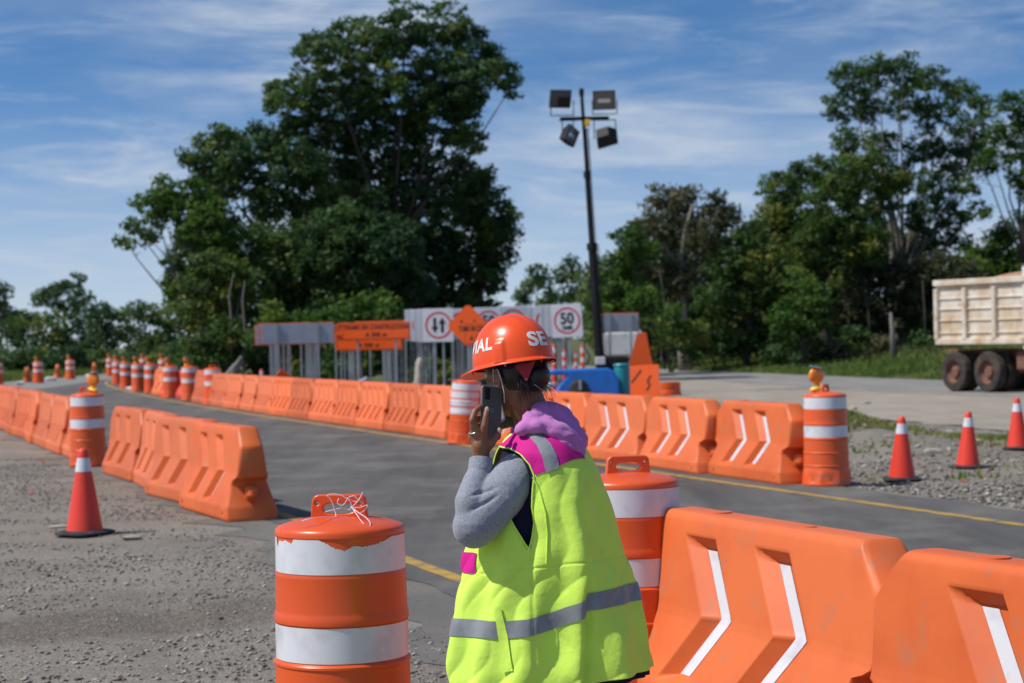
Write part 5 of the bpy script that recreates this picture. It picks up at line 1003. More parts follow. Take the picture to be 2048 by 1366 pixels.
flood(1124, 201, .62, .52, .44, RZm(195) @ RX(-22), (1124, 231))
flood(1136, 272, .44, .52, .34, RY(38) @ RZm(35) @ RX(-25), (1136, 241))
flood(1210, 272, .60, .46, .44, RY(-14) @ RZm(160) @ RX(30), (1212, 240))
tr = MB(); g0 = Vector((0, 0, 0)); tr.box((0.1, 0, .55), (1.7, 1.2, .12)); tr.box((.35, 0, .85), (.9, .9, .5), bev=.05); tr.build('trailer_chassis', 'black', tower)
for sx_ in (-.55, .55):
    w_ = MB(); w_.tube([(sx_, -.72, .33), (sx_, -.52, .33)], .33, 20); w_.build('wheel', 'tyre', tower, True, 40)
lb = MB(); lb.box((.0, -.45, .98), (.28, .25, .22), bev=.02); lb.build('winch_box', 'white', tower)

# blue machine cover + teal bin
bl = empty('plastic_tank', label='low bright blue rounded plastic tank on its side behind the barrier row', cat='tank'); g = W(1165, 690, 51.0); bl.location = (g.x, 51.0, 0)
kx = 51.0/F_PX
def bp(px, py): v = W(px, py, 51.0); return (v.x-g.x, v.z)
outl = [bp(*p) for p in ((1096, 742), (1110, 739), (1150, 738), (1215, 736), (1228, 742), (1236, 760), (1238, 800), (1098, 800), (1080, 792), (1112, 780), (1118, 770), (1135, 752), (1125, 749), (1097, 750))]
mb = MB(); mb.prism(outl, (0, -.35, 0), AX, AY, (0, 1, 0), .8)
import bmesh
o = mb.build('tank_body', 'blue', bl, True, 40); md = o.modifiers.new('bevel', 'BEVEL'); md.width = .05; md.segments = 3; md.limit_method = 'ANGLE'; md.angle_limit = R(30)
mb = MB(); v = bp(1157, 778); mb.ball((v[0], -.36, v[1]-.06), (.27, .07, .32), n=20, m=12); mb.box((v[0]+.03, -.37, v[1]-.2), (.46, .10, .3), bev=.04); mb.build('black_inlet', 'rubber', bl)
mb = MB(); v = bp(1160, 775); mb.tube([(v[0], -.42, v[1]-.05), (v[0], -.42, v[1]+.2)], .04, 10); mb.build('pipe_stub', 'galv', bl)
mb = rock_mesh(77); v = bp(1098, 768); mb.v = [(x*.16+v[0]+.06, y*.08-.1, z*.14+v[1]) for x, y, z in mb.v]; mb.build('white_cap', 'white', bl)
tb = empty('plastic_bin', label='teal ribbed plastic bin between the blue tank and the bent arrow sign', cat='bin'); g = W(1243, 690, 51.6); tb.location = (g.x, 51.6, 0); mb = MB(); mb.lathe([(.20, 0)]+[(.20+.012*(k % 2), .04+k*.05) for k in range(17)]+[(.2, .90)], 24); mb.build('bin_body', 'teal', tb)
mb = MB(); mb.lathe([(.225, .90), (.23, .92), (.21, .95), (.02, .96)], 24); mb.build('lid', 'teal', tb)

# ================================================================== VEHICLES
def wheel(parent, x, y, r, w, dual=False, hub='rust', side=-1):
    t = MB(); pr = [(r*.58, -w/2), (r*.80, -w/2), (r*.95, -w/2+.01), (r, -w/2+.05), (r*1.0, -.02), (r*.985, -.015), (r*.985, .015), (r, .02), (r, w/2-.05), (r*.95, w/2-.01), (r*.80, w/2), (r*.58, w/2)]
    t.lathe(pr, 40, cap=False); rot = Matrix.Rotation(math.pi/2, 3, 'X'); t.v = [tuple(rot @ Vector(v)+Vector((x, y, r))) for v in t.v]
    wh = t.build('wheel', 'tyre', parent, True, 40)
    h = MB(); pr = [(r*.60, -w*.45), (r*.57, -w*.30), (r*.50, -w*.05 if side < 0 else -w*.3), (r*.30, -w*.0), (r*.26, -w*.30), (r*.16, -w*.36), (.002, -w*.36)]
    h.lathe(pr, 28, cap=False); rot2 = Matrix.Rotation(-math.pi/2 if side > 0 else math.pi/2, 3, 'X')
    h.v = [tuple(Matrix.Rotation(math.pi/2, 3, 'X') @ Vector((v[0], v[1], -v[2]*side*-1 if side > 0 else v[2]*-1))+Vector((x, y, r))) for v in h.v]
    h.build('rim', hub, wh, True, 40); return wh
# dump truck: local +x forward, +y left; the camera sees its right (-y)... side chosen by heading
truck = empty('dump_truck', label='dusty white dump truck loaded with soil driving out of the photo at the right', cat='dump truck')
HD = math.atan2(-0.905, 0.425); g = W(1905, 780, 52.4)
# rear wheel near side sits at local (0, +-1.15)
side = -1   # camera side in local y
ca, sa = math.cos(HD), math.sin(HD)
def t_off(lx, ly): return Vector((lx*ca-ly*sa, lx*sa+ly*ca, 0))
gw = G(1914, 784); truck.location = gw - t_off(0, side*1.12); truck.location.z = .014; truck.rotation_euler = (0, 0, HD)
for sx_ in (0, 1.38):
    for sy in (-1, 1): wheel(truck, sx_, sy*1.10, .53, .28, side=sy); wheel(truck, sx_, sy*.78, .53, .26, side=sy)
for sy in (-1, 1): wheel(truck, 4.65, sy*1.05, .53, .3, side=sy)
mb = MB(); mb.box((2.0, .42, .98), (6.4, .12, .26)); mb.box((2.0, -.42, .98), (6.4, .12, .26)); mb.box((0, 0, .53), (.16, 1.6, .18)); mb.box((1.38, 0, .53), (.16, 1.6, .18)); mb.box((2.7, -.8, .8), (.8, .5, .5), bev=.06); mb.box((2.7, .8, .8), (.8, .5, .5), bev=.06); mb.build('chassis', 'rust', truck)
# bed shell
bed = MB(); x0, x1, zb, zt = -.66, 3.10, 1.24, 2.86; hw = 1.24
bed.box(((x0+x1)/2, 0, zb+.04), (x1-x0, 2*hw-.1, .10))
for sy in (-1, 1): bed.box(((x0+x1)/2, sy*(hw-.06), (zb+zt)/2), (x1-x0, .06, zt-zb)); bed.box(((x0+x1)/2, sy*hw, zt+.02), (x1-x0+.06, .18, .16), bev=.02); bed.box(((x0+x1)/2, sy*hw, zb+.08), (x1-x0, .14, .16), bev=.02)
bed.box((x1-.04, 0, (zb+zt)/2+.1), (.08, 2*hw-.1, zt-zb+.2)); bdo = bed.build('bed', 'truckbed', truck, False)
rb = MB()
for sy in (-1, 1):
    for x in (x0+.06, x0+1.25, x0+2.45, x1-.06): rb = MB(); rb.box((x, sy*(hw+.01), (zb+zt)/2), (.15, .16, zt-zb-.26), bev=.02); rb.build('bed_rib', 'truckbed', truck, True, 30)
for sy in (-1, 1):
    for z in (1.55, 1.88, 2.18, 2.46): rb = MB(); rb.box(((x0+x1)/2, sy*(hw-.015), z), (x1-x0-.1, .06, .06), bev=.02); rb.build('bed_rail', 'truckbed', truck, True, 30)
mb = MB(); mb.box((x0-.05, 0, (zb+zt)/2-.02), (.10, 2*hw-.15, zt-zb-.1), bev=.02)
for y in (-.8, 0, .8): mb.box((x0-.11, y, (zb+zt)/2), (.08, .12, zt-zb-.3), bev=.02)
mb.build('tailgate', 'truckbed', truck, True, 30)
mb = MB(); mb.box((x1+.02, 0, zt+.22), (.12, 2*hw, .62), bev=.02); mb.box((x1+.6, 0, zt+.50), (1.2, 2*hw, .08), bev=.02); mb.box((x1+.0, -hw+.03, zb+.9), (.5, .10, 2.1), bev=.03); mb.box((x1+.0, hw-.03, zb+.9), (.5, .10, 2.1), bev=.03); mb.build('cab_guard', 'white', truck, True, 30)
ld = MB(); nx, ny = 30, 16; XX, YY = np.meshgrid(np.linspace(x0+.1, x1-.1, nx), np.linspace(-hw+.1, hw-.1, ny)); ZZ = zt-.12+.36*np.clip(1-((XX-1.6)/2.0)**2, 0, 1)*np.clip(1-(YY/1.3)**2, 0, 1)+.06*wave(XX, YY, 0, 55, 10, .3, 1.2)
V, F = grid_mesh(np.stack([XX, YY, ZZ], -1)); o = np_mesh('soil_load', V, F, 'soil'); o.location = truck.location; o.rotation_euler = truck.rotation_euler; tag(o, 'reddish soil heaped in the bed of the dump truck', 'soil load')
cabm = MB(); cabm.box((5.0, 0, 1.95), (1.7, 2.3, 1.5), bev=.14); cabm.box((6.3, 0, 1.45), (1.1, 2.0, .95), bev=.14); cabm.box((5.5, 0, .95), (2.4, 2.3, .25), bev=.04); cb_ = cabm.build('cab', 'white', truck); cb_.location.x = -.68
for sy in (-1, 1):
    wn = MB(); wn.box((5.05, sy*1.152, 2.22), (.95, .02, .62), bev=.008); wn.build('window', 'glass', cb_)
    dr = MB(); dr.box((5.05, sy*1.156, 1.78), (1.05, .03, 1.5), bev=.012); dr.build('door', 'white', cb_)
    mr = MB(); mr.box((5.75, sy*1.42, 2.2), (.06, .2, .5), bev=.02); mr.tube([(5.75, sy*1.15, 2.4), (5.75, sy*1.42, 2.4)], .02, 6); mr.build('mirror', 'black', cb_)
wn = MB(); wn.box((5.853, 0, 2.25), (.02, 1.9, .62), bev=.008); wn.build('windscreen', 'glass', cb_)
for sy in (-1, 1): hl = MB(); hl.box((6.853, sy*.75, 1.35), (.02, .3, .22), bev=.008); hl.build('headlight', 'sheet', cb_)
# white tank truck far behind the posts
wt_ = empty('tank_truck', label='white truck parked far behind the grey sign right of the mast', cat='truck'); g = W(1246, 700, 82.0); wt_.location = (g.x, 82.0, 0.01); wt_.rotation_euler = (0, 0, R(82))
mb = MB(); mb.box((-.1, 0, 1.35), (1.3, 1.7, 1.25), bev=.2); cb2 = mb.build('cab', 'white', wt_)
mb = MB(); mb.box((-.1, -.853, 1.62), (.75, .02, .42), bev=.008); mb.build('window', 'glass', cb2)
mb = MB(); mb.box((1.5, 0, .75), (4.2, .8, .2)); mb.build('chassis', 'black', wt_)
mb = MB(); mb.box((1.9, 0, 1.30), (2.6, 1.8, .9), bev=.25); mb.build('tank', 'white', wt_)
for k_ in range(4): mb = MB(); mb.box((.9+k_*.6, -.93, 1.25), (.08, .08, .8), bev=.01); mb.build('rib', 'black', wt_)
for x in (-.2, 2.0, 3.0):
    for sy in (-1, 1): wheel(wt_, x, sy*.8, .42, .26, side=sy, hub='white')

# ================================================================== PERSON
exec_person = True
PY = 6.10; SC = F_PX/PY
person = empty('person', (W(1060, 1000, PY).x, PY, 0), label='worker in lime vest and orange hard hat holding a phone to the ear', cat='person')
PO = Vector(person.location)
def Pp(px, py, dy=0.0):
    """point of the person, from photo pixels at a depth offset dy (m) from the torso axis"""
    return W(px, py, PY+dy) - PO
def remeshed(name, mb, voxel, mat, parent, smooth_it=3, fac=0.5, fn=None):
    me = bpy.data.meshes.new(name); me.from_pydata(mb.v, [], mb.f); me.update()
    import bmesh
    bm = bmesh.new(); bm.from_mesh(me); bmesh.ops.recalc_face_normals(bm, faces=bm.faces); bm.to_mesh(me); bm.free()
    o = link(name, me); r_ = o.modifiers.new('r', 'REMESH'); r_.mode = 'VOXEL'; r_.voxel_size = voxel
    s_ = o.modifiers.new('s', 'SMOOTH'); s_.iterations = smooth_it; s_.factor = fac
    dg = bpy.context.evaluated_depsgraph_get(); dg.update(); m2 = bpy.data.meshes.new_from_object(o.evaluated_get(dg)); COL.objects.unlink(o); bpy.data.objects.remove(o)
    m2.name = name
    if fn:
        V = np.empty(len(m2.vertices)*3, dtype=np.float32); m2.vertices.foreach_get('co', V); V = V.reshape(-1, 3)
        Nn = np.empty(len(m2.vertices)*3, dtype=np.float32); m2.vertices.foreach_get('normal', Nn); Nn = Nn.reshape(-1, 3)
        V2 = (V+Nn*fn(V)[:, None]).astype(np.float32); m2.vertices.foreach_set('co', V2.ravel()); m2.update()
    m2.materials.clear(); m2.materials.append(MT[mat]); m2.shade_smooth()
    return link(name, m2, parent)
def chain(mb, pts, rads, n=14):
    pts = [Vector(p) for p in pts]
    for i in range(len(pts)-1):
        k = max(2, int((pts[i+1]-pts[i]).length/ (min(rads[i], rads[i+1])*.5))); 
        mb.tube([pts[i].lerp(pts[i+1], t/k) for t in range(k+1)], [rads[i]+(rads[i+1]-rads[i])*t/k for t in range(k+1)], n)
    for p, r_ in zip(pts, rads): mb.ball(p, r_, n=n, m=8)
FW = Vector((-0.72, 0.69, 0)).normalized(); LF = Vector((-FW.y, FW.x, 0)); 
if LF.y > 0: LF = -LF
TAU = R(9)   # head bowed forward
Fh = (FW*math.cos(TAU)-UP*math.sin(TAU)); Uh = (UP*math.cos(TAU)+FW*math.sin(TAU))
HC = Pp(1027, 728, 0.0)   # centre of the hat rim
def Hd(f, l, u): return HC+Fh*f+LF*l+Uh*u
HR = Matrix((Fh, LF, Uh)).transposed()
body = MB()
# head
body.ball(Hd(0.0, 0, 0.01), (.098, .076, .105), n=24, m=16, rot=HR); body.ball(Hd(.026, 0, -.080), (.072, .061, .080), n=20, m=12, rot=HR); body.ball(Hd(.050, 0, -.125), (.038, .038, .030), n=16, m=10, rot=HR)
body.ball(Hd(.072, 0, -.04), (.03, .045, .05), n=14, m=8, rot=HR); chain(body, [Hd(.096, 0, -.02), Hd(.116, 0, -.058)], [.010, .014], 10); body.ball(Hd(.098, 0, -.085), (.012, .022, .008), n=10, m=6, rot=HR)
body.ball(Hd(.092, 0, .005), (.012, .05, .010), n=10, m=6, rot=HR)
for s in (-1, 1):
    ec = Hd(-.002, s*.078, -.040); pts = []
    for k in range(11): a_ = math.pi*2*k/10*.82+.6; pts.append(ec+Fh*(math.cos(a_)*.015)+Uh*(math.sin(a_)*.027)+LF*s*.006)
    chain(body, pts, [.0045]*11, 8); body.ball(ec, (.013, .006, .022), n=10, m=6, rot=HR); body.ball(ec-Uh*.026, .006, n=8, m=6)
# neck, torso, arms, legs
nk0 = Hd(-.015, 0, -.09); nk1 = Pp(1078, 862, .02)
chain(body, [Hd(-.02, 0, -.05), nk0, nk1], [.062, .056, .064], 18)
sh_l, sh_r = Pp(1062, 935, 0)+LF*.07, Pp(1085, 915, 0)-LF*.13+FW*.02
chest = Pp(1095, 960, .02); waist = Pp(1100, 1100, .02); hip = Pp(1105, 1200, .02)
chain(body, [nk1, chest, waist, hip], [.07, .13, .115, .135], 18); chain(body, [sh_l, nk1, sh_r], [.045, .06, .05]); 
elbow = Pp(944, 1058, -.16); wrist = Pp(962, 918, -.115)
chain(body, [sh_l, elbow, wrist], [.05, .042, .027]); el_r = sh_r+Vector((0, 0, -.25))+FW*.10; wr_r = el_r+Vector((0, 0, -.18))+FW*.14; chain(body, [sh_r, el_r, wr_r], [.05, .04, .027])
hl, hr = hip+LF*.09, hip-LF*.09; kl, kr = Vector((hl.x-.02, hl.y, .46)), Vector((hr.x+.04, hr.y, .46)); al, ar = Vector((kl.x+.03, kl.y, .09)), Vector((kr.x+.05, kr.y, .09))
chain(body, [hip, hl, kl, al], [.12, .095, .062, .045]); chain(body, [hip, hr, kr, ar], [.12, .095, .062, .045])
for a__ in (al, ar): chain(body, [a__-UP*.03, a__+FW*.15-UP*.045], [.045, .035])
Ph = lambda px, py, dy: Pp(px, py, dy+.045)
# left hand on the phone (all points from the photo)
K = [Ph(968, 868, -.190), Ph(957, 862, -.188), Ph(948, 864, -.178), Ph(943, 872, -.165)]
palm = [Ph(962, 908, -.160), Ph(960, 890, -.170)]
chain(body, [wrist, palm[0], palm[1]], [.027, .027, .026], 12)
for kk in K: chain(body, [Ph(961, 903, -.160), kk], [.020, .0125], 10)
chain(body, [K[0], K[1], K[2], K[3]], [.0125, .0125, .012, .011], 10)
chain(body, [K[0], Ph(969, 850, -.203), Ph(972, 831, -.200), Ph(974, 818, -.192)], [.0118, .0108, .0098, .0085], 10)     # index on the back of the phone
chain(body, [K[1], Ph(944, 840, -.200), Ph(950, 822, -.190), Ph(961, 813, -.172)], [.0118, .0108, .0098, .0085], 10)     # middle round the edge
chain(body, [K[2], Ph(945, 850, -.192), Ph(953, 838, -.178), Ph(964, 832, -.158)], [.0112, .0102, .0094, .008], 10)
chain(body, [K[3], Ph(946, 862, -.178), Ph(955, 852, -.165), Ph(965, 848, -.152)], [.0102, .0092, .0085, .0075], 10)
chain(body, [Ph(965, 900, -.158), Ph(980, 888, -.165), Ph(991, 874, -.168), Ph(998, 860, -.160)], [.020, .0155, .0122, .0098], 10)   # thumb
# right hand, relaxed at the side
chain(body, [wr_r, wr_r+Vector((-.02, .02, -.07))], [.026, .028], 10)
for i in range(4):
    b0 = wr_r+Vector((-.02, .02, -.09))+FW*(.03-.02*i); chain(body, [b0, b0+Vector((0, 0, -.035)), b0+Vector((0, 0, -.06))-LF*.006, b0+Vector((0, 0, -.08))+LF*.0], [.010, .009, .0085, .007], 8)
b0 = wr_r+Vector((-.02, .02, -.05))+FW*.035; chain(body, [b0, b0+FW*.02-UP*.03, b0+FW*.02-UP*.055], [.012, .010, .008], 8)
remeshed('body', body, .0042, 'skin', person, 3, .5)
for s in (-1, 1): e = MB(); e.ball(Hd(.085, s*.031, -.018), .012, n=14, m=10); e.build('eye', 'helmet_white', person)
nl = MB()
for c, r_ in ((Ph(974.2, 819, -.2005), 0.0), (Ph(998.5, 861, -.1705), .2)): nl.ball(c, (.0060, .0022, .0088), n=12, m=8)
nl.build('fingernail', 'nail', person)
rg = MB(); rg.tube([Ph(938, 866, -.176), Ph(943, 868, -.193), Ph(950, 866, -.196)], .0022, 6); rg.build('ring', 'galv', person)
# hair
hb = MB(); hb.ball(Hd(-.008, 0, .015), (.103, .082, .108), n=24, m=16, rot=HR)
V_ = []
hb2 = MB(); hb2.ball(Hd(-.035, 0, -.02), (.078, .080, .085), n=22, m=14, rot=HR); hb2.ball(Hd(-.075, 0, -.040), (.042, .05, .05), n=16, m=10, rot=HR); hb2.ball(Hd(-.098, .005, -.055), (.036, .042, .036), n=16, m=10, rot=HR); hb2.ball(Hd(.02, .0, .03), (.083, .079, .06), n=16, m=10, rot=HR); hb2.ball(Hd(-.055, .0, -.075), (.03, .05, .025), n=16, m=10, rot=HR)
for s in (-1, 1): hb2.ball(Hd(.035, s*.05, -.005), (.03, .028, .03), n=12, m=8, rot=HR)
remeshed('hair', hb2, .006, 'hair', person, 3, .5, lambda V: .0022*wave(V[:, 0], V[:, 1], V[:, 2], 61, 12, 8, 26))
sh = MB(); r_ = np.random.default_rng(4)
for k in range(46):
    p = Hd(-.105+r_.uniform(-.02, .03), r_.uniform(-.02, .05), -.055+r_.uniform(-.035, .02)); d = Vector((r_.uniform(-.2, 1), r_.uniform(-.5, .2), r_.uniform(-1, -.1))).normalized(); l_ = r_.uniform(.03, .085)
    sh.tube([p, p+d*l_*.5+Vector((.004, 0, .004)), p+d*l_+Vector((r_.uniform(-.01, .02), 0, -.012))], [.0009, .0007, .0003], 4, cap=False)
for k in range(10):
    p = Hd(-.07+r_.uniform(-.02, .03), .05, -.09+r_.uniform(-.01, .02)); sh.tube([p, p+Vector((r_.uniform(-.01, .02), 0, -.02)), p+Vector((r_.uniform(-.01, .02), 0, -.05))], [.0008, .0006, .0003], 4, cap=False)
for k in range(170):
    a_ = r_.uniform(-.9, 1.0); p = Hd(-.045-.045*math.cos(a_)+r_.uniform(-.01, .01), .062*math.sin(a_)*1.05+.012, -.066+r_.uniform(-.012, .012)); p = p+Vector((0, -.012, 0)); q = p+Vector((r_.uniform(.002, .022), r_.uniform(-.008, .004), -r_.uniform(.015, .045)))
    sh.tube([p+Vector((0, .004, .012)), p.lerp(q, .5)+Vector((0, -.002, 0)), q+Vector((0, .006, 0))], [.0008, .0007, .0002], 3, cap=False)
sh.build('loose_hair', 'hair', person)
# helmet: axis-aligned in head frame
def dome(phi, th, off=0.0):
    """phi 0 front .. 90 left .. 180 back; th 0 rim .. 90 crown"""
    a, b, h = .136, .112, .150
    e = 2.25; ct = math.cos(th)**(2/e) if math.cos(th) > 0 else 0; s_t = math.sin(th)**(2/e) if math.sin(th) > 0 else 0
    f, l, u = a*ct*math.cos(phi), b*ct*math.sin(phi), h*s_t
    # ridges along the crown
    if th > .25:
        for c0, w_, hh in ((0, .010, .0045), (.034, .007, .003), (-.034, .007, .003)):
            u += hh*math.exp(-((l-c0)/w_)**2)*min(1, (th-.25)/.5)*min(1, max(0, (1.35-abs(f)/.1)))
    # side bump for accessories
    dphi = math.degrees(phi) % 360
    for c0 in (110, 250):
        dd = abs(dphi-c0); k_ = max(0, min(1, (10-dd)/3.0))*max(0, min(1, (.44-th)/.09)); l += math.copysign(.006, math.sin(phi))*k_
    n_ = Vector((f/a/a, l/b/b, u/h/h)).normalized()
    return Hd(f+n_.x*off, l+n_.y*off, u+n_.z*off)
hm = MB(); nph, nth = 180, 56; P = np.array([[dome(2*math.pi*i/nph, (math.pi/2-.001)*j/(nth-1)) for i in range(nph)] for j in range(nth)]); V, F = grid_mesh(P, True); hm.add(V, F.tolist())
Pi = np.array([[dome(2*math.pi*i/nph, (math.pi/2-.001)*j/(nth-1), -.003) for i in range(0, nph)] for j in range(0, nth, 5)]); V, F = grid_mesh(Pi, True); hm.add(V, F[:, ::-1].tolist())
# rim flange with visor
rows = []
for t_, du in ((0, 0.004), (.35, -.001), (.8, -.004), (1.0, -.0062), (1.0, -.009), (.8, -.0085), (.3, -.006), (0, -.004)):
    row = []
    for i in range(nph):
        ph = 2*math.pi*i/nph; c = math.cos(ph); ext = .010+.046*max(0, c)**2.6*(1)+.004*max(0, -c); f, l = .136*math.cos(ph), .112*math.sin(ph); n_ = Vector((f/.136**2, l/.112**2, 0)).normalized(); row.append(Hd(f+n_.x*ext*t_, l+n_.y*ext*t_, du-.010*t_*max(0, c)**3))
    rows.append(row)
V, F = grid_mesh(np.array(rows), True); hm.add(V, F.tolist())
for ph in (R(118), R(40), R(170), R(215), R(320)):
    p = dome(ph, 0, .002); hm.add([p+LF.cross(Uh)*0+Fh*.009+Uh*.0, p-Fh*.009, p-Uh*.016-Fh*.002, p-Uh*.016+Fh*.002], [(0, 1, 2, 3)])
helmet = hm.build('hard_hat', 'helmet', person, True, 60)
def hat_text(txt, ph0, ph1, th0, th1, skew=0.0, spacing=1.0):
    V, F = text_mesh(txt, 1.0, bold=0.035, spacing=spacing); import bmesh
    bm = bmesh.new(); bv = [bm.verts.new(v) for v in V]
    for f in F:
        try: bm.faces.new([bv[i] for i in f])
        except ValueError: pass
    bmesh.ops.triangulate(bm, faces=bm.faces[:])
    for _ in range(2): bmesh.ops.subdivide_edges(bm, edges=[e for e in bm.edges if e.calc_length() > .12], cuts=1)
    xs = [v.co.x for v in bm.verts]; ys_ = [v.co.y for v in bm.verts]; x0_, x1_, y0_, y1_ = min(xs), max(xs), min(ys_), max(ys_)
    bm.verts.index_update(); vs = []
    for v in bm.verts:
        a_ = (v.co.x-x0_)/(x1_-x0_); b_ = (v.co.y-y0_)/(y1_-y0_); vs.append(dome(R(ph0+(ph1-ph0)*a_), R(th0+(th1-th0)*b_+skew*a_), .0012))
    fs = [tuple(v.index for v in f.verts) for f in bm.faces]; bm.free(); mb = MB(); mb.add(vs, fs); return mb.build('lettering', 'helmet_white', helmet, False)
hat_text('VIAL', 44, 100, 14, 31, spacing=1.08)
hat_text('SE', 154, 192, 11, 30, spacing=1.0)
hs = MB(); c1, c2, c3 = Hd(-.078, .080, -.018), Hd(-.128, .036, -.002), Hd(-.106, .066, -.068); hs.add([c1, c2, c3]+[v-LF*.004 for v in (c1, c2, c3)], [(0, 1, 2), (5, 4, 3), (0, 3, 4, 1), (1, 4, 5, 2), (2, 5, 3, 0)]); hs.build('harness_pad', 'harness', helmet, False)
hs = MB(); hs.tube([Hd(-.118, .0, -.002), Hd(-.112, .045, -.01), Hd(-.06, .085, -.018), Hd(.0, .09, -.008)], .006, 8); hs.build('harness_strap', 'lining', helmet)
# mask
mk = MB(); rows = []
for j in range(12):
    row = []
    for i in range(25):
        a_ = R(-92+184*i/24); t = j/11; u = -.066-.122*t*(1-.18*(abs(a_)/1.7)**2); rf = .106-.030*max(0, t-.5)**1.2*1.6+.016*(1-abs(a_)/1.7)*(1-t)*1.0; rl = .0735-.016*t
        row.append(Hd(.012+rf*math.cos(a_)*.98, rl*math.sin(a_), u))
    rows.append(row)
V, F = grid_mesh(np.array(rows)); mk.add(V, F.tolist()); m_ = mk.build('face_mask', 'mask', person, True, None); md = m_.modifiers.new('t', 'SOLIDIFY'); md.thickness = .002
for s in (1, -1):
    lp = MB(); q = [Hd(.020, s*.076, -.070), Hd(.012, s*.084, -.045), Hd(.006, s*.088, -.020), Hd(-.004, s*.089, -.008), Hd(-.016, s*.088, -.020), Hd(-.022, s*.086, -.050), Hd(-.022, s*.081, -.085), Hd(-.012, s*.075, -.120)]
    lp.tube(q, .0016, 6); lp.build('ear_loop', 'loop', person)
# phone
ph = empty('phone', person.location, label='dark smartphone in a clear glossy case held to the ear of the worker', cat='phone')
pc = [Pp(965, 768, -.125), Pp(1000, 778, -.105), Pp(989, 880, -.155), Pp(975, 878, -.163)]
top = (Ph(967, 770, -.155)+Ph(999, 776, -.125))/2; botm = (Ph(968, 876, -.185)+Ph(994, 878, -.165))/2
ay_ = (top-botm).normalized(); ax_ = (Ph(999, 776, -.125)-Ph(967, 768, -.155)); ax_ = (ax_-ay_*ax_.dot(ay_)).normalized(); az_ = ax_.cross(ay_).normalized(); rot = Matrix((ax_, ay_, az_)).transposed()
ctr_ = (top+botm)/2; mb = MB(); out = []; w_, h_, cr = .0355, .080, .010
for (cx_, cy_, a0) in ((w_-cr, h_-cr, 0), (-w_+cr, h_-cr, 90), (-w_+cr, -h_+cr, 180), (w_-cr, -h_+cr, 270)):
    for k in range(7): a_ = R(a0+90*k/6); out.append((cx_+cr*math.cos(a_), cy_+cr*math.sin(a_)))
mb.prism(out, ctr_-az_*.0055, ax_, ay_, az_, .011); o = mb.build('case', 'phone', ph, True, 40); md = o.modifiers.new('b', 'BEVEL'); md.width = .0028; md.segments = 3; md.limit_method = 'ANGLE'; md.angle_limit = R(40)
mb = MB(); mb.box(ctr_+ax_*-.018+ay_*.055+az_*.0062, (.020, .036, .002), rot, bev=.0008)
cm_ = mb.build('camera_bump', 'black', ph)
mb = MB(); ring(mb, ctr_+ay_*.005, ax_, ay_, .0050, .0062, .0062, 0, 24); mb.build('ring_mark', 'galv', ph, False)
sc_ = MB(); sc_.box(ctr_-az_*.0058, (.064, .150, .001), rot); sc_.build('screen', 'glass', ph)
fr_ = MB(); fr_.tube([ctr_+ax_*(p_[0]*1.005)+ay_*(p_[1]*1.005) for p_ in out+[out[0]]], .0013, 6, cap=False); fr_.build('frame', 'galv', ph)

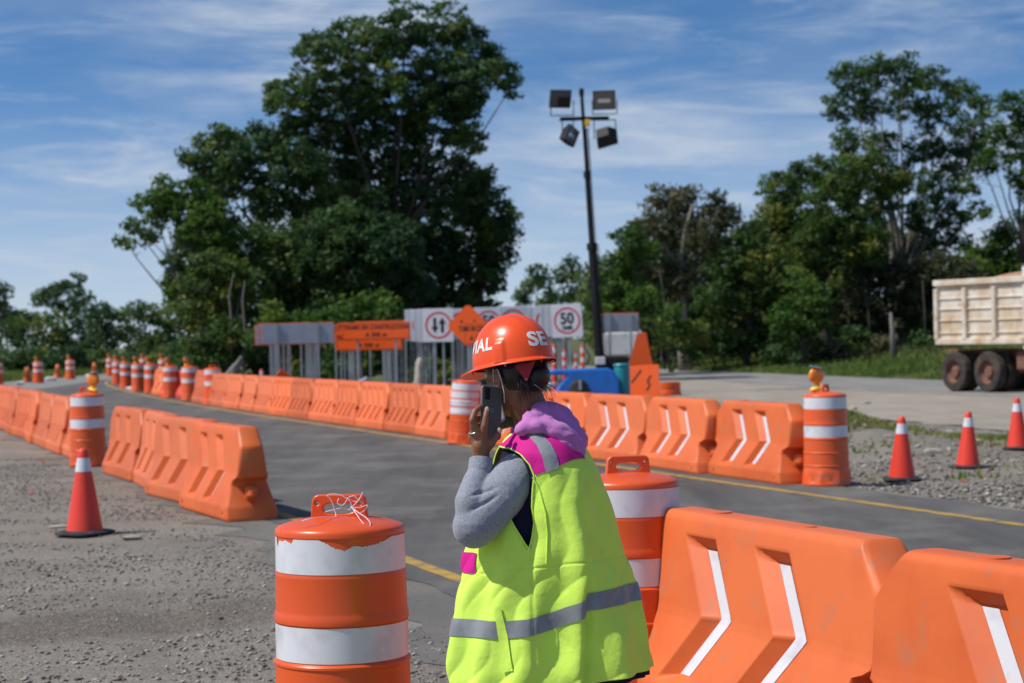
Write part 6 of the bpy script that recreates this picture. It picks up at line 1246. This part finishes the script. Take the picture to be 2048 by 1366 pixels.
# vest: rings described by height in the photo (py) -> centre px, half width px, half depth m
VY = [838, 846, 856, 870, 885, 905, 940, 1000, 1050, 1100, 1180, 1250, 1320, 1380, 1420]
VC = [1082, 1082, 1082, 1084, 1085, 1085, 1091, 1097, 1096, 1095, 1098, 1099, 1102, 1103, 1104]
VH = [30, 44, 56, 68, 78, 88, 104, 121, 138, 154, 173, 189, 198, 201, 202]
VD = [.045, .075, .105, .135, .160, .178, .190, .195, .198, .200, .205, .212, .218, .222, .224]
def smooth_interp(y, xs, vs):
    return np.interp(y, xs, vs)*.5+np.interp(y-6, xs, vs)*.25+np.interp(y+6, xs, vs)*.25
def vest_pt(ang, py, off=0.0):
    ang = np.asarray(ang, float); py = np.asarray(py, float)
    c = smooth_interp(py, VY, VC); h = smooth_interp(py, VY, VH); D = smooth_interp(py, VY, VD)
    e = 2.25; ca_, sa_ = np.cos(ang), np.sin(ang)
    X_ = np.sign(ca_)*np.abs(ca_)**(2/e); Y_ = np.sign(sa_)*np.abs(sa_)**(2/e)
    low = np.clip((py-900)/400, 0, 1)
    # folds: vertical flutes that open towards the hem, and soft diagonal drags
    fl = low*(.020*np.sin(3*ang+.8+py*.004)+.011*np.sin(7*ang+py*.010+1.0)+.007*np.sin(13*ang-py*.012))
    wr = .0055*wave(ang*1.2, py/260., 0, 71, 14, .25, .9)+.0028*wave(ang*1.6+py/300., py/130., 0, 72, 16, .6, 1.8)
    ph_ = ang*4.2+py*.013+1.1*np.sin(py*.017+ang*2); wr = wr+.0105*(np.abs(np.sin(ph_))**.75-.62)*np.clip((py-980)/160, 0, 1)*(.6+.4*np.sin(ang*2.3+py*.006))+.0050*(np.abs(np.sin(ang*9-py*.021+1.3*np.sin(py*.03)))**.8-.6)*np.clip((py-900)/120, 0, 1)
    # back fold line and side seam
    px_ = c+h*X_
    fold = -.022*np.exp(-((px_-1172-(py-1100)*.02)/9)**2)*(sa_ > 0)*np.clip((py-1120)/120, 0, 1) + .010*np.exp(-((px_-1150-(py-1100)*.05)/20)**2)*(sa_ > 0)*np.clip((py-930)/60, 0, 1)
    seam = -.0035*np.exp(-((px_-1060-(py-1100)*.035)/2.6)**2)*(sa_ > 0)*(py > 1075) - .003*np.exp(-((py-(1138-(px_-1000)*.13))/2.0)**2)*(sa_ > 0)*(px_ > 955)
    r_off = fl+wr*np.clip((py-850)/60, .3, 1)+fold+seam+off
    hm_, Dm = h/SC+r_off, D+r_off
    PX = (c-1024)/SC; xw = PX+hm_*X_; yw = -Dm*Y_
    # into the world: rays through the photo plane at PY, then depth shift
    zc = (py)
    up = np.array([0, 0, 1.0])
    base = np.stack([np.zeros_like(xw), yw, np.zeros_like(xw)], -1)
    R3 = np.array(CM); X3 = R3[:, 0]; U3 = R3[:, 1]
    camp = np.array([0, 0, H]); fwd = -R3[:, 2]
    pos = camp+fwd*PY+X3*xw[..., None]+U3*(-(py-683)/SC)[..., None]
    pos = pos+np.array([0, 1.0, 0])*yw[..., None]*1.0
    # keep the sight line for the near side (bring it back to the same bearing)
    kq = (PY+yw)/PY; pos[..., 0] = camp[0]+(pos[..., 0]-camp[0])*(.5+.5*kq); pos[..., 2] = camp[2]+(pos[..., 2]-camp[2])*(.5+.5*kq)
    return pos-np.array(PO)
def ang_of(px, py):
    c = float(smooth_interp(py, VY, VC)); h = float(smooth_interp(py, VY, VH)); k = max(-1, min(1, (px-c)/h)); return math.acos(math.copysign(abs(k)**(2.25/2), k))
def in_poly(x, y, poly):
    ins = np.zeros(x.shape, bool); n_ = len(poly)
    for i in range(n_):
        x1_, y1_ = poly[i]; x2_, y2_ = poly[(i+1) % n_]; cnd = ((y1_ > y) != (y2_ > y)) & (x < (x2_-x1_)*(y-y1_)/(y2_-y1_+1e-9)+x1_); ins ^= cnd
    return ins
ARM = [(1002, 893), (1020, 895), (1040, 905), (1058, 925), (1067, 948), (1064, 975), (1062, 1010), (1066, 1040), (1062, 1068), (1055, 1092), (1046, 1080), (1030, 1050), (1005, 1010), (990, 975), (986, 940), (990, 910)]
def ring_surface(name, mat, top, bot, off, parent, nu=340, nv=230, hole=None, a0=0, a1=2*math.pi, closed=True, thick=.0025):
    an = np.linspace(a0, a1, nu, endpoint=not closed); v = np.linspace(0, 1, nv); A, Vv = np.meshgrid(an, v)
    tp = top(A) if callable(top) else top+0*A; bt = bot(A) if callable(bot) else bot+0*A; PYv = tp+(bt-tp)*Vv
    P = vest_pt(A, PYv, off); V, F = grid_mesh(P, closed)
    if hole is not None:
        c = smooth_interp(PYv, VY, VC); h = smooth_interp(PYv, VY, VH); pxs = c+h*np.sign(np.cos(A))*np.abs(np.cos(A))**(2/2.25); m_ = in_poly(pxs, PYv, hole) & (np.sin(A) > 0)
        m_ = m_ | ((in_poly(pxs+0, PYv, [(x+25, y) for x, y in hole])) & (np.sin(A) < 0))
        mf = m_.ravel()[F].any(axis=1); F = F[~mf]
    o = np_mesh(name, V, F, mat, parent)
    if thick: md = o.modifiers.new('t', 'SOLIDIFY'); md.thickness = thick; md.offset = -1
    return o
HEM = lambda A: 1372-40*np.cos(A)-14*np.clip(np.sin(A), 0, 1)*0
vest = ring_surface('vest', 'vest', lambda A: 872+6*np.cos(A), HEM, 0.0, person, hole=ARM)
def patch(name, mat, quad, off, parent, nu=60, nv=40, thick=.0):
    (x00, y00), (x10, y10), (x11, y11), (x01, y01) = quad; A = np.zeros((nv, nu)); YY = np.zeros((nv, nu))
    for j in range(nv):
        for i in range(nu):
            s, t = i/(nu-1), j/(nv-1); x = (x00*(1-s)+x10*s)*(1-t)+(x01*(1-s)+x11*s)*t; y = (y00*(1-s)+y10*s)*(1-t)+(y01*(1-s)+y11*s)*t; A[j, i] = ang_of(x, y); YY[j, i] = y
    V, F = grid_mesh(vest_pt(A, YY, off)); return np_mesh(name, V, F, mat, parent)
def poly_patch(name, mat, left, right, off, parent, nu=70, nv=60):
    """left/right: polylines of (px,py) with equal length"""
    l = np.array(left, float); r_ = np.array(right, float); tt = np.linspace(0, len(l)-1, nv); A = np.zeros((nv, nu)); YY = np.zeros((nv, nu)); ii = np.arange(len(l))
    for j, t in enumerate(tt):
        a0 = np.array([np.interp(t, ii, l[:, 0]), np.interp(t, ii, l[:, 1])]); b0 = np.array([np.interp(t, ii, r_[:, 0]), np.interp(t, ii, r_[:, 1])])
        for i in range(nu): s = i/(nu-1); q = a0*(1-s)+b0*s; A[j, i] = ang_of(q[0], q[1]); YY[j, i] = q[1]
    V, F = grid_mesh(vest_pt(A, YY, off)); return np_mesh(name, V, F, mat, parent)
# magenta yoke over the shoulder (front edge -> back edge)
poly_patch('shoulder_yoke', 'magenta', [(1052, 853), (1038, 860), (1022, 872), (1003, 888)], [(1052, 853), (1075, 865), (1072, 900), (1070, 947)], .0030, vest) if False else None
yk = [((1035, 858), (1003, 890)), ((1048, 862), (1024, 897)), ((1060, 866), (1043, 906)), ((1076, 868), (1060, 926)), ((1092, 870), (1069, 946)), ((1110, 872), (1095, 936)), ((1128, 876), (1118, 926)), ((1142, 884), (1140, 917)), ((1152, 892), (1156, 914)), ((1162, 900), (1168, 915))]
poly_patch('shoulder_yoke', 'magenta', [a__ for a__, b__ in yk], [b__ for a__, b__ in yk], .0030, vest, 50, 90)
gs = [((1044, 864), (1068, 860)), ((1060, 872), (1086, 869)), ((1074, 888), (1101, 886)), ((1084, 912), (1111, 908)), ((1091, 942), (1116, 931))]
poly_patch('shoulder_stripe', 'greystrip', [a__ for a__, b__ in gs], [b__ for a__, b__ in gs], .0055, vest, 30, 50)
# waist band all round
def band_y(A):
    k = np.sign(np.cos(A))*np.abs(np.cos(A))**(2/2.25); px_ = 1099+183*k
    near_ = np.interp(px_, [916, 1000, 1058, 1110, 1166, 1171, 1282], [1231, 1235, 1229, 1214, 1193, 1179, 1161]); far_ = np.interp(px_, [916, 1282], [1231, 1161])
    return np.where(np.sin(A) > 0, near_, far_)
ring_surface('waist_band', 'greystrip', band_y, lambda A: band_y(A)+34, .0035, vest, nu=340, nv=16, thick=0)
patch('chest_panel', 'magenta', ((929, 1102), (958, 1102), (953, 1142), (927, 1142)), .004, vest)
patch('pocket_welt', 'vest', ((988, 1206), (1001, 1204), (1026, 1330), (1004, 1335)), .005, vest, 30, 60)
sm = MB()
def surf_line(pts, off=.003, n=40):
    out = []; p = np.array(pts, float); tt = np.linspace(0, len(p)-1, n)
    for t in tt: x, y = np.interp(t, range(len(p)), p[:, 0]), np.interp(t, range(len(p)), p[:, 1]); out.append(Vector(vest_pt(ang_of(x, y), y, off)))
    return out
for pts in ([(1064, 950), (1078, 975), (1090, 1020), (1094, 1060), (1092, 1120)], [(1003, 1002), (1003, 1000)]): sm.tube(surf_line(pts, .002), .0022, 6)
sm.build('seam', 'vest', vest)
tr_ = MB(); tr_.tube(surf_line(ARM+[ARM[0]], .0005, 140), .0028, 6, cap=False); tr_.build('armhole_trim', 'vest', vest)
# dark shirt seen in the arm opening and under the hem
ring_surface('shirt', 'lining', 862, lambda A: 1366-38*np.cos(A), -.016, person, nu=120, nv=90, thick=0)
hmb = MB(); A = np.linspace(-.75, 1.15, 40); 
P = np.stack([vest_pt(A, HEM(A)-6, -.010), vest_pt(A, HEM(A)+13+3*np.cos(A*3), -.012)]); V, F = grid_mesh(P); np_mesh('shirt_tail', V, F, 'lining', person)
# sleeve
sl = MB(); s0 = Pp(1034, 950, -.100); s1 = Pp(1003, 995, -.145); s2 = Pp(955, 1046, -.165); s3 = Pp(940, 1010, -.170); 
chain(sl, [Pp(1052, 948, -.06), s0, s1, s2], [.062, .070, .078, .069], 20); chain(sl, [Pp(952, 1048, -.165), Pp(943, 1005, -.170), Pp(952, 965, -.145), Pp(960, 946, -.128)], [.058, .049, .040, .036], 18)
sl.ball(Pp(948, 1052, -.165), (.062, .055, .068), n=20, m=12)
s_a, s_b = np.array(Pp(1040, 925, -.1)), np.array(Pp(945, 1060, -.16))
def sleeve_f(V):
    d = s_b-s_a; L_ = np.linalg.norm(d); d = d/L_; t = (V-s_a)@d; q = V-s_a-np.outer(t, d); lat = q[:, 0]*.7+q[:, 2]*.7
    f1_ = .0055*np.sin(lat*62+t*9+2*np.sin(t*11))*np.clip(t/L_*1.3, .25, 1)+.004*wave(V[:, 0], V[:, 1], V[:, 2], 81, 12, 2.5, 8)
    f2_ = .0075*(np.abs(np.sin(lat*34+t*13+1.2*np.sin(t*17)))**.7-.6)*np.clip(t/L_*1.5, .2, 1)
    ph2 = lat*30+t*10+1.4*np.sin(t*15+lat*8); f3_ = -.0075*np.exp(-(np.sin(ph2)/.26)**2)*np.clip(t/L_*1.6, .15, 1)
    cr = np.array(Pp(975, 1000, -.2)); dd = V-cr; u_ = dd[:, 0]*.82+dd[:, 2]*.57; w_ = -dd[:, 0]*.57+dd[:, 2]*.82
    f4_ = -.010*np.exp(-((w_+.10*u_)/.006)**2)*np.clip(1-np.abs(u_+.015)/.055, 0, 1)-.007*np.exp(-((w_-.030+.3*u_)/.005)**2)*np.clip(1-np.abs(u_)/.05, 0, 1)
    return f1_*.35+f2_*.7+f3_+f4_
remeshed('sleeve', sl, .0042, 'heather', person, 6, .5, sleeve_f)
cf = MB(); c0, c1_ = Pp(960.5, 949, -.130), Pp(962, 917, -.115); cf.tube([c0.lerp(c1_, t/6) for t in range(7)], [.034, .037, .0375, .037, .0365, .036, .0345], 28); cf.build('cuff', 'heather', person, True, 60)
sr = MB(); chain(sr, [sh_r, el_r, wr_r], [.07, .06, .045], 16); remeshed('sleeve', sr, .01, 'heather', person, 3, .5)
# hood
hd = MB()
for (px, py, dy, r_) in ((1040, 862, -.125, .020), (1052, 852, -.115, .028), (1066, 838, -.095, .034), (1082, 826, -.065, .038), (1098, 828, -.04, .045), (1114, 840, -.03, .052), (1130, 856, -.045, .050), (1144, 872, -.055, .042), (1153, 888, -.065, .034), (1156, 878, -.05, .030), (1159, 902, -.080, .020), (1160, 914, -.088, .011), (1092, 852, -.10, .040), (1110, 864, -.105, .042), (1126, 878, -.11, .037), (1072, 854, -.125, .028), (1138, 892, -.11, .030), (1146, 904, -.10, .020), (1085, 838, .05, .055), (1110, 856, .06, .055), (1060, 850, .06, .045), (1042, 858, .08, .035)):
    hd.ball(Pp(px, py, dy), (r_, r_*1.0, r_*.88), n=16, m=10)
def hood_f(V):
    c = np.array(Pp(1040, 870, -.1)); dx = V[:, 0]-c[0]; dz = V[:, 2]-c[2]
    band = dz+dx*.62; ph_ = band*52+.9*np.sin(dx*16+1.0)+.5*np.sin(dx*31)
    return .0065*(np.abs(np.sin(ph_))**.7-.6)+.0025*(np.abs(np.sin(ph_*2.3+1+dx*9))**.6-.6)+.0015*wave(V[:, 0], V[:, 1], V[:, 2], 91, 12, 3, 9)
remeshed('hood', hd, .0055, 'hood', person, 14, .7, hood_f)
# trousers and boots
tr2 = MB(); chain(tr2, [hip+UP*.05, hl, kl, al+UP*.02], [.15, .112, .085, .075], 18); chain(tr2, [hip, hr, kr, ar+UP*.02], [.15, .112, .085, .075], 18); remeshed('trousers', tr2, .01, 'jeans', person, 4, .5, lambda V: .006*wave(V[:, 0], V[:, 1], V[:, 2], 95, 12, 2, 6))
bt = MB()
for a__ in (al, ar): chain(bt, [a__+UP*.05, a__-UP*.03, a__+FW*.08-UP*.035, a__+FW*.17-UP*.045], [.06, .06, .052, .045], 14); bt.box(a__+FW*.07-UP*.078, (.28, .10, .025), Matrix.Rotation(math.atan2(FW.y, FW.x), 3, 'Z'), bev=.008)
remeshed('boots', bt, .008, 'boot', person, 3, .5)
